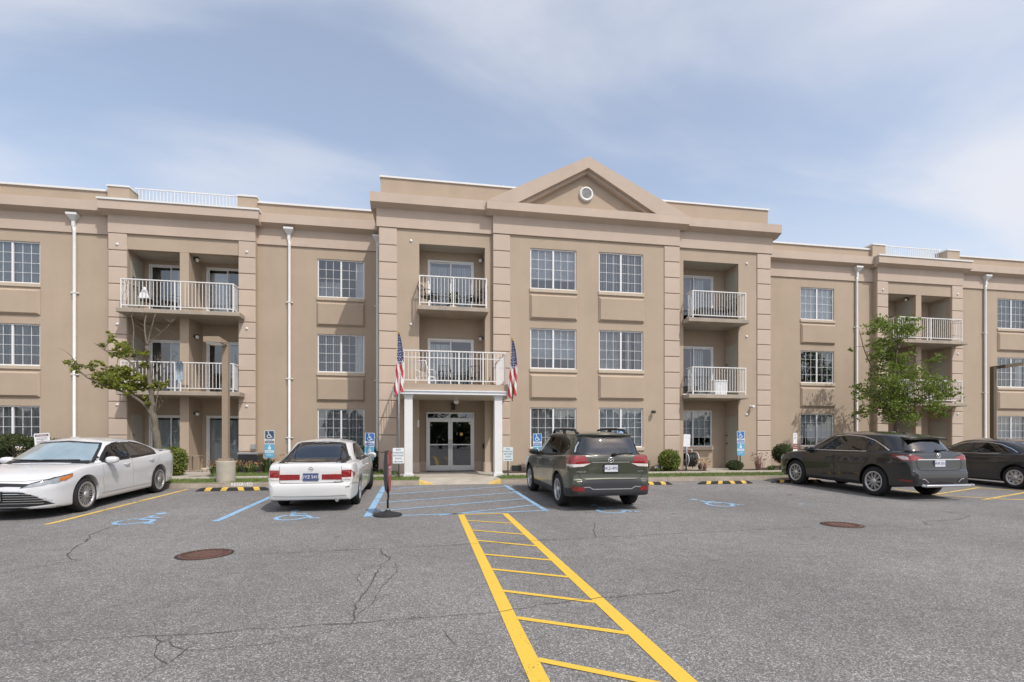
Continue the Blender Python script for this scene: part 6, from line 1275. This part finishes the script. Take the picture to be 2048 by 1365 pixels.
parking_sign(6.85, 16.9, 1.83, 'blue wheelchair parking sign showing above the roof of the olive SUV')
parking_sign(11.5, 16.85, 1.74, 'blue wheelchair parking sign in front of the closet door on the right')
def white_sign(name, X, Y, z0, w, h, label, lines_, mats=('sign_white', 'sign_ink'), tilt=0, post='green_post', arrow=False, head=None, postr=.022):
    root = thing(name, (X, Y, DECK), label, 'sign', 'white notice signs'); F_ = face(X, Y, z0, tilt)
    if post: MB().tube([(X, Y + .028, DECK - .1), tuple(Vector(F_(0, h - .04)) + Vector((0, .028, 0)))], postr, 6).build('post', post, root)
    mb = MB(); panel(mb, F_, w, h, 0); p = mb.build('sign_plate', mats[0], root)
    for txt, s, v_ in lines_: mb = MB(); textmb(txt, s, mb, lambda u, q, v_=v_: F_(u, v_ + q, .006)); mb.build('lettering', mats[1], p, fix=False)
    if arrow:
        mb = MB(); a = w * .4; vv = .05
        mb.add([F_(u, v_, .006) for u, v_ in ((-a, vv), (-a + .05, vv + .022), (-a + .05, vv + .008), (a - .05, vv + .008), (a - .05, vv + .022), (a, vv), (a - .05, vv - .022), (a - .05, vv - .008), (-a + .05, vv - .008), (-a + .05, vv - .022))], [tuple(range(10))]); mb.build('arrow', mats[1], p, fix=False)
    if head: mb = MB(); panel(mb, F_, w * .86, head[1], head[0], .004, .0055, 0, 0, .005); mb.build('header_band', head[2], p)
    return root, p, F_
npk = [('NO', .085, .40), ('PARKING', .072, .315), ('BETWEEN', .066, .23), ('SIGNS', .07, .145)]
white_sign('no_parking_sign', -.81, 15.12, .71, .33, .46, 'white NO PARKING sign on the left flagpole by the entrance', npk, post=None, arrow=True)
white_sign('no_parking_sign', 2.55, 15.6, .74, .31, .44, 'pale NO PARKING sign on a thin post right of the entrance', [(a, s * .93, v_ * .95) for a, s, v_ in npk], ('sign_pale', 'sign_ink'), arrow=True)
r_, p, F_ = white_sign('notice_sign', -9.9, 15.0, 1.16, .36, .42, 'tilted white notice sign with plum heading behind the white sedan', [], ('sign_white', 'sign_plum'), tilt=5, head=(.335, .055, 'sign_plum'))
mb = MB(); textmb('NO PARKING', .042, mb, lambda u, v_: F_(u, .362 + v_, .007)); mb.build('lettering', 'sign_white', p, fix=False)
mb = MB()
for k, (w_, v_) in enumerate(((.24, .29), (.26, .255), (.06, .23), (.27, .2), (.25, .17), (.26, .14), (.22, .08))): panel(mb, F_, w_, .010 if k < 6 else .022, v_, .004, .0058, 0, 0, .002)
tag(mb.build('fine_print', 'sign_plum', p), kind='stuff')
r_, p, F_ = white_sign('notice_sign', 9.5, 17.15, 1.16, .27, .46, 'blank looking white notice sign on a slanted grey post beside the hose reel', [], post='galv', tilt=-2, postr=.03)
mb = MB()
for w_, v_ in ((.18, .36), (.2, .32), (.2, .08)): panel(mb, F_, w_, .008, v_, .004, .0055, 0, 0, .002)
tag(mb.build('fine_print', 'sign_pale', p), kind='stuff')
r_, p, F_ = white_sign('tow_away_sign', 14.3, 17.5, .78, .19, .27, 'narrow white and red sign stack left of the window behind the black SUV', [], post='dark_metal')
F2 = face(14.3, 17.5, 1.055); mb = MB(); panel(mb, F2, .18, .2, 0); q = mb.build('red_plate', 'sign_red', r_); mb = MB(); textmb('TOW', .06, mb, lambda u, v_: F2(u, .14 + v_, .006)); textmb('AWAY', .055, mb, lambda u, v_: F2(u, .06 + v_, .006)); mb.build('lettering', 'sign_white', q, fix=False)
mb = MB(); panel(mb, F2, .17, .42, .21); q = mb.build('upper_plate', 'sign_white', r_); mb = MB(); textmb('NO', .06, mb, lambda u, v_: F2(u, .55 + v_, .006)); textmb('P', .12, mb, lambda u, v_: F2(u, .42 + v_, .006)); mb.build('lettering', 'sign_plum', q, fix=False)
white_sign('notice_sign', 17.35, 16.2, 1.3, .33, .42, 'white sign whose top edge shows above the roof of the black SUV', [], ('sign_white', 'sign_plum'), head=(.35, .04, 'sign_plum'))
# portable stop sign seen from its edge
X, Y = -.70, 9.47; z = g(Y); root = thing('portable_stop_sign', (X, Y, z), 'portable red stop sign on a black pole and round rubber base, seen edge on', 'sign')
MB().lathe([(.262, .0), (.262, .022), (.25, .034), (.14, .062), (.06, .078), (.05, .105), (.001, .11)], (X, Y, z), 'Z', 36).build('rubber_base', 'rubber', root)
MB().tube([(X, Y, z + .1), (X, Y, z + .30), (X + .012, Y, z + .31), (X + .004, Y, z + .5), (X, Y, z + 1.15)], .019, 10).build('pole', 'black', root); MB().lathe([(.03, .1), (.028, .14)], (X, Y, z), 'Z', 12).build('collar', 'galv', root)
def octo(nx, ny, off, mname, m, cz, r=.40):
    n = Vector((nx, ny, 0)).normalized(); a = Vector((-n.y, n.x, 0)); c = Vector((X, Y, z + cz)) + n * off; mb = MB(); pts = [(r * math.cos(R(22.5 + 45 * i)) * .78, r * math.sin(R(22.5 + 45 * i))) for i in range(8)]
    mb.add([tuple(c + a * u + Vector((0, 0, v_))) for u, v_ in pts] + [tuple(c + n * .012 + a * u + Vector((0, 0, v_))) for u, v_ in pts], [tuple(range(8))[::-1], tuple(range(8, 16))] + [(i, (i + 1) % 8, (i + 1) % 8 + 8, i + 8) for i in range(8)]); o = mb.build(mname, m, root); return o, c + n * .0135, a
o, c, a = octo(1, -.03, .028, 'sign_board', 'sign_red', .82); mb = MB(); textmb('STOP', .23, mb, lambda u, v_: tuple(c + a * u + Vector((0, 0, v_)))); mb.build('lettering', 'sign_white', o, fix=False)
octo(-1, -.22, .024, 'sign_back', 'trim_grey', .82); MB().box(X - .022, X + .026, Y - .02, Y + .02, z + .42, z + 1.2).build('board_frame', 'black', root)
# flags
def flag(X, Y, zb, zt, label, flip, fullpole):
    root = thing('flagpole', (X, Y, DECK), label, 'flag', 'flags at the entrance'); MB().tube([(X, Y, zb), (X, Y, zt)], .024 if fullpole else .016, 10).build('pole', 'galv' if fullpole else 'gold', root)
    mb = MB().lathe([(.03, 0), (.036, .03), (.02, .06), (.034, .09), (.001, .11)], (X, Y, zt - .02), 'Z', 10); mb.build('finial', 'gold', root)
    mb = MB(); nu, nv = 26, 60; H = 1.72; ztop = zt - .03; G = {}
    for j in range(nv + 1):
        s = j / nv; w = .05 + .27 * s ** .75 if s < .55 else .05 + .27 * (.55 ** .75) + .10 * (s - .55)
        for i in range(nu + 1):
            r = i / nu; fold = math.sin(r * 11 + s * 2.2) * .05 * (.3 + s) + math.sin(r * 23 + 1) * .012; x = X + flip * ((r - .42) * w * 1.05 + .03 * math.sin(s * 5)) ; zz = ztop - H * s * (1 - .05 * abs(r - .5)) - .10 * (1 - r) * s
            G[(i, j)] = len(mb.v); mb.v.append((x, Y - .035 + fold * .9, zz))
    for j in range(nv):
        for i in range(nu):
            s, r = (j + .5) / nv, (i + .5) / nu; edge = .40 + .10 * (1 - abs(2 * r - .9))
            if s < edge: m_ = 1 if ((int(s * 36) + int(r * 7)) % 2 == 0 and (s * 36) % 1 > .35 and (r * 7) % 1 > .35) else 2
            else: m_ = 0 if (int(math.floor(r * 3.2 - s * 6.5 + 40)) % 2 == 0) else 1
            mb.f.append([G[(i, j)], G[(i + 1, j)], G[(i + 1, j + 1)], G[(i, j + 1)]]); mb.m.append(m_); mb.sm.append(True)
    mb.build('flag_cloth', ['flag_red', 'flag_white', 'flag_blue'], root, fix=False); return root
flag(-.80, 15.16, DECK - .05, 4.54, 'limp American flag on a tall grey pole left of the entrance', 1, True); flag(2.62, 15.22, 2.6, 4.48, 'limp American flag at the right corner of the entrance canopy', 1, False)
# air conditioner, hose reel, small stand
X, Y = -6.22, 19.3; root = thing('air_conditioner', (X, Y, DECK), 'dark louvred air conditioner unit beside the left quoins', 'air conditioner'); MB().box(X - .32, X + .32, Y - .32, Y + .32, DECK - .01, .90).build('cabinet', 'dark_metal', root); MB().box(X - .34, X + .34, Y - .34, Y + .34, .901, .96).build('top_panel', 'galv', root)
mb = MB()
for k in range(12): mb.box(X - .3 + k * .052, X - .285 + k * .052, Y - .335, Y - .3201, .34, .88)
tag(mb.build('louvres', 'trim_grey', root), kind='stuff'); MB().box(X - .12, X + .04, YB - .12, YB - .04, 1.08, 1.25).build('disconnect_box', 'galv', B)
X, Y = 9.98, 17.75; root = thing('hose_reel', (X, Y, DECK), 'black garden hose coiled on a white wheeled reel below the window', 'hose reel')
mb = MB()
for k in range(7):
    r = .24 + .012 * (k % 2); mb.tube([(X - .17 + k * .055, Y + r * math.cos(t), .66 + r * math.sin(t)) for t in (2 * math.pi * i / 24 for i in range(25))], .028, 6, cap=False)
mb.build('coiled_hose', 'hose', root); mb = MB()
for s in (-.21, .21): mb.tube([(X + s, Y + .29 * math.cos(t), .66 + .29 * math.sin(t)) for t in (2 * math.pi * i / 24 for i in range(25))], .012, 6, cap=False); mb.tube([(X + s, Y - .2, .3), (X + s, Y, .66), (X + s, Y + .2, .3)], .014, 6)
mb.tube([(X - .21, Y + .2, .3), (X - .21, Y + .25, 1.05), (X + .21, Y + .25, 1.05), (X + .21, Y + .2, .3)], .014, 6); mb.build('frame', 'plastic_white', root)
mb = MB(); mb.tube([(X + .22, Y, .66), (X + .4, Y, .66)], .012, 6); mb.build('crank', 'black', root); MB().lathe([(.02, -.03), (.12, -.03), (.13, 0), (.12, .03), (.02, .03)], (X + .3, Y - .15, .40), 'X', 18).build('wheel', 'rubber', root)
MB().box(X - .02, X + .06, Y + .26, Y + .33, .9, 1.22).build('nozzle_holder', 'orange', root)
X, Y = -8.05, 19.35; root = thing('side_table', (X, Y, DECK), 'small weathered stand against the balcony partition, with a pot beside it', 'table'); MB().box(X - .2, X + .2, Y - .17, Y + .17, .83, .86).build('table_top', 'lamp_brown', root)
for sx_ in (-.16, .16):
    for sy_ in (-.13, .13): MB().box(X + sx_ - .018, X + sx_ + .018, Y + sy_ - .018, Y + sy_ + .018, DECK, .829).build('leg', 'lamp_brown', root)
tag(MB().lathe([(.06, DECK), (.10, .36), (.11, .42), (.09, .42), (.08, .36)], (-7.7, 19.2, 0), 'Z', 16).build('flower_pot', 'sill'), 'small pale pot on the path beside the weathered stand', 'pot')
# balcony furniture
def mesh_chair(X, Y, z, rot, label, m='black', seat='black'):
    root = thing('patio_chair', (X, Y, z), label, 'chair', 'chairs on the balconies'); root.rotation_euler = (0, 0, R(rot)); BASE[root] = (0, 0, 0)
    mb = MB(); mb.box(-.24, .24, -.24, .22, .40, .43); mb.build('seat', seat, root, world=False); mb = MB()
    for i in range(7): x = -.21 + i * .07; mb.tube([(x, .22, .43), (x, .30, .66), (x * .92, .36, .88)], .008, 5)
    mb.tube([(-.24, .22, .42), (-.24, .31, .68), (-.20, .37, .9), (.20, .37, .9), (.24, .31, .68), (.24, .22, .42)], .014, 6); mb.build('backrest', m, root, world=False)
    for s in (-1, 1): MB().tube([(s * .25, .28, .62), (s * .27, .0, .64), (s * .26, -.2, .6), (s * .25, -.22, .42)], .014, 6).build('armrest', m, root, world=False); MB().tube([(s * .23, -.22, .41), (s * .25, -.26, 0)], .013, 6).build('leg', m, root, world=False); MB().tube([(s * .23, .2, .41), (s * .25, .28, 0)], .013, 6).build('leg', m, root, world=False)
    return root
z3, z2 = FL[0], FL[1]
mesh_chair(.12, 17.72, z3, 60, 'black metal chair at the left of the top balcony above the entrance'); mesh_chair(1.72, 17.72, z3, -65, 'black metal chair at the right of the top balcony above the entrance')
root = thing('planter', (.95, 18.05, z3), 'dark leafy pot plant between two black chairs on the top centre balcony', 'plant'); MB().lathe([(.09, z3), (.13, z3 + .24), (.11, z3 + .24), (.1, z3 + .2)], (.95, 18.05, 0), 'Z', 14).build('pot', 'sill', root); mb = MB(); rr = random.Random(77)
for _ in range(160): leaf(mb, Vector((.95 + rr.gauss(0, .1), 18.05 + rr.gauss(0, .08), z3 + .3 + rr.random() * .45)), .1, rr)
mb.build('leaves', 'leaf_dark', root, fix=False)
mesh_chair(-.02, 17.1, z2, 150, 'white plastic chair on the terrace above the entrance', 'plastic_white', 'plastic_white'); mesh_chair(.75, 17.4, z2, 20, 'dark chair left of the middle on the terrace above the entrance'); mesh_chair(1.5, 17.3, z2, -30, 'dark chair right of the middle on the terrace above the entrance')
mesh_chair(-9.75, 19.9, z3, 70, 'dark chair on the top left balcony behind a white cushion', 'dark_metal', 'cushion'); mesh_chair(-9.1, 20.0, z3, -50, 'dark chair near the glass door on the top left balcony', 'dark_metal', 'cushion')
tag(MB().add([(-9.98, 19.52, z3 + .44), (-9.62, 19.52, z3 + .44), (-9.62, 19.66, z3 + .44), (-9.98, 19.66, z3 + .44), (-9.82, 19.56, z3 + .84), (-9.78, 19.62, z3 + .84)], [(0, 1, 4), (1, 2, 5, 4), (2, 3, 5), (3, 0, 4, 5), (3, 2, 1, 0)]).build('cushion', 'plastic_white'), 'pointed white cushion behind the top left balcony railing', 'cushion')
root = thing('cloth', (-8.6, 19.36, z2), 'blue and white cloth hung over the second storey left balcony railing', 'cloth'); mb = MB()
for i in range(8):
    for s_, y_ in ((0, 19.30), (1, 19.36)): mb.v += [(-8.68 + i * .03, y_ + .012 * math.sin(i * 1.9), z2 + 1.05), (-8.68 + i * .03 + .02 * math.sin(i), y_ + .02 * math.sin(i * 1.7), z2 + .35 + .08 * math.sin(i * 1.1))]
for i in range(7):
    for q in (0, 2): a = 4 * i + q; mb.f.append([a, a + 1, a + 5, a + 4]); mb.m.append(0); mb.sm.append(True)
    mb.f.append([4 * i, 4 * i + 2, 4 * i + 6, 4 * i + 4]); mb.m.append(0); mb.sm.append(True)
mb.build('hanging_cloth', 'cloth_blue', root, fix=False)
root = thing('wicker_sofa', (10.75, 17.75, z3), 'dark wicker sofa on the top right balcony of the centre block', 'sofa'); mb = MB(); mb.box(10.2, 11.35, 17.45, 18.0, z3 + .02, z3 + .3); mb.build('seat', 'cushion', root)
mb = MB(); pts = [(10.2, z3 + .3), (10.25, z3 + .48), (10.5, z3 + .6), (10.78, z3 + .64), (11.05, z3 + .6), (11.3, z3 + .48), (11.35, z3 + .3)]; mb.prism(pts[::-1], 17.96, 18.06); mb.build('backrest', 'dark_metal', root)
mesh_chair(11.45, 17.6, z3, -60, 'dark chair at the right end of the top right centre balcony')
root = thing('storage_box', (11.05, 17.6, z2), 'white plastic storage box on the second storey balcony at the right of the centre block', 'box'); MB().box(10.8, 11.3, 17.4, 17.75, z2, z2 + .52).build('bin', 'plastic_white', root); MB().box(10.78, 11.32, 17.38, 17.77, z2 + .521, z2 + .57).build('lid', 'plastic_white', root)

tag(MB().box(.02, 1.72, YC + .30, YC + .62, .2815, .297).build('door_mat', 'stop_rubber'), 'dark mat lying before the glass entrance doors', 'mat')
# trees across the lot, behind the camera: seen only as dark reflections in the glass and the car paint
rr = random.Random(91); mb = MB()
for k in range(34):
    cx_, cy_, hh, rw = -80 + k * 4.8 + rr.uniform(-1.5, 1.5), -58 + rr.uniform(-5, 3), rr.uniform(6, 8.5), rr.uniform(3.0, 4.2)
    for _ in range(420):
        d = Vector((rr.gauss(0, 1), rr.gauss(0, 1), rr.gauss(0, 1))).normalized() * rr.random() ** .4; leaf(mb, Vector((cx_ + d.x * rw, cy_ + d.y * rw, hh * .52 + d.z * hh * .5)), rr.uniform(.7, 1.5), rr)
tag(mb.build('tree_line', 'leaf_dark', fix=False), 'line of dark trees across the lot, reflected in the entrance glass', 'trees', kind='stuff')
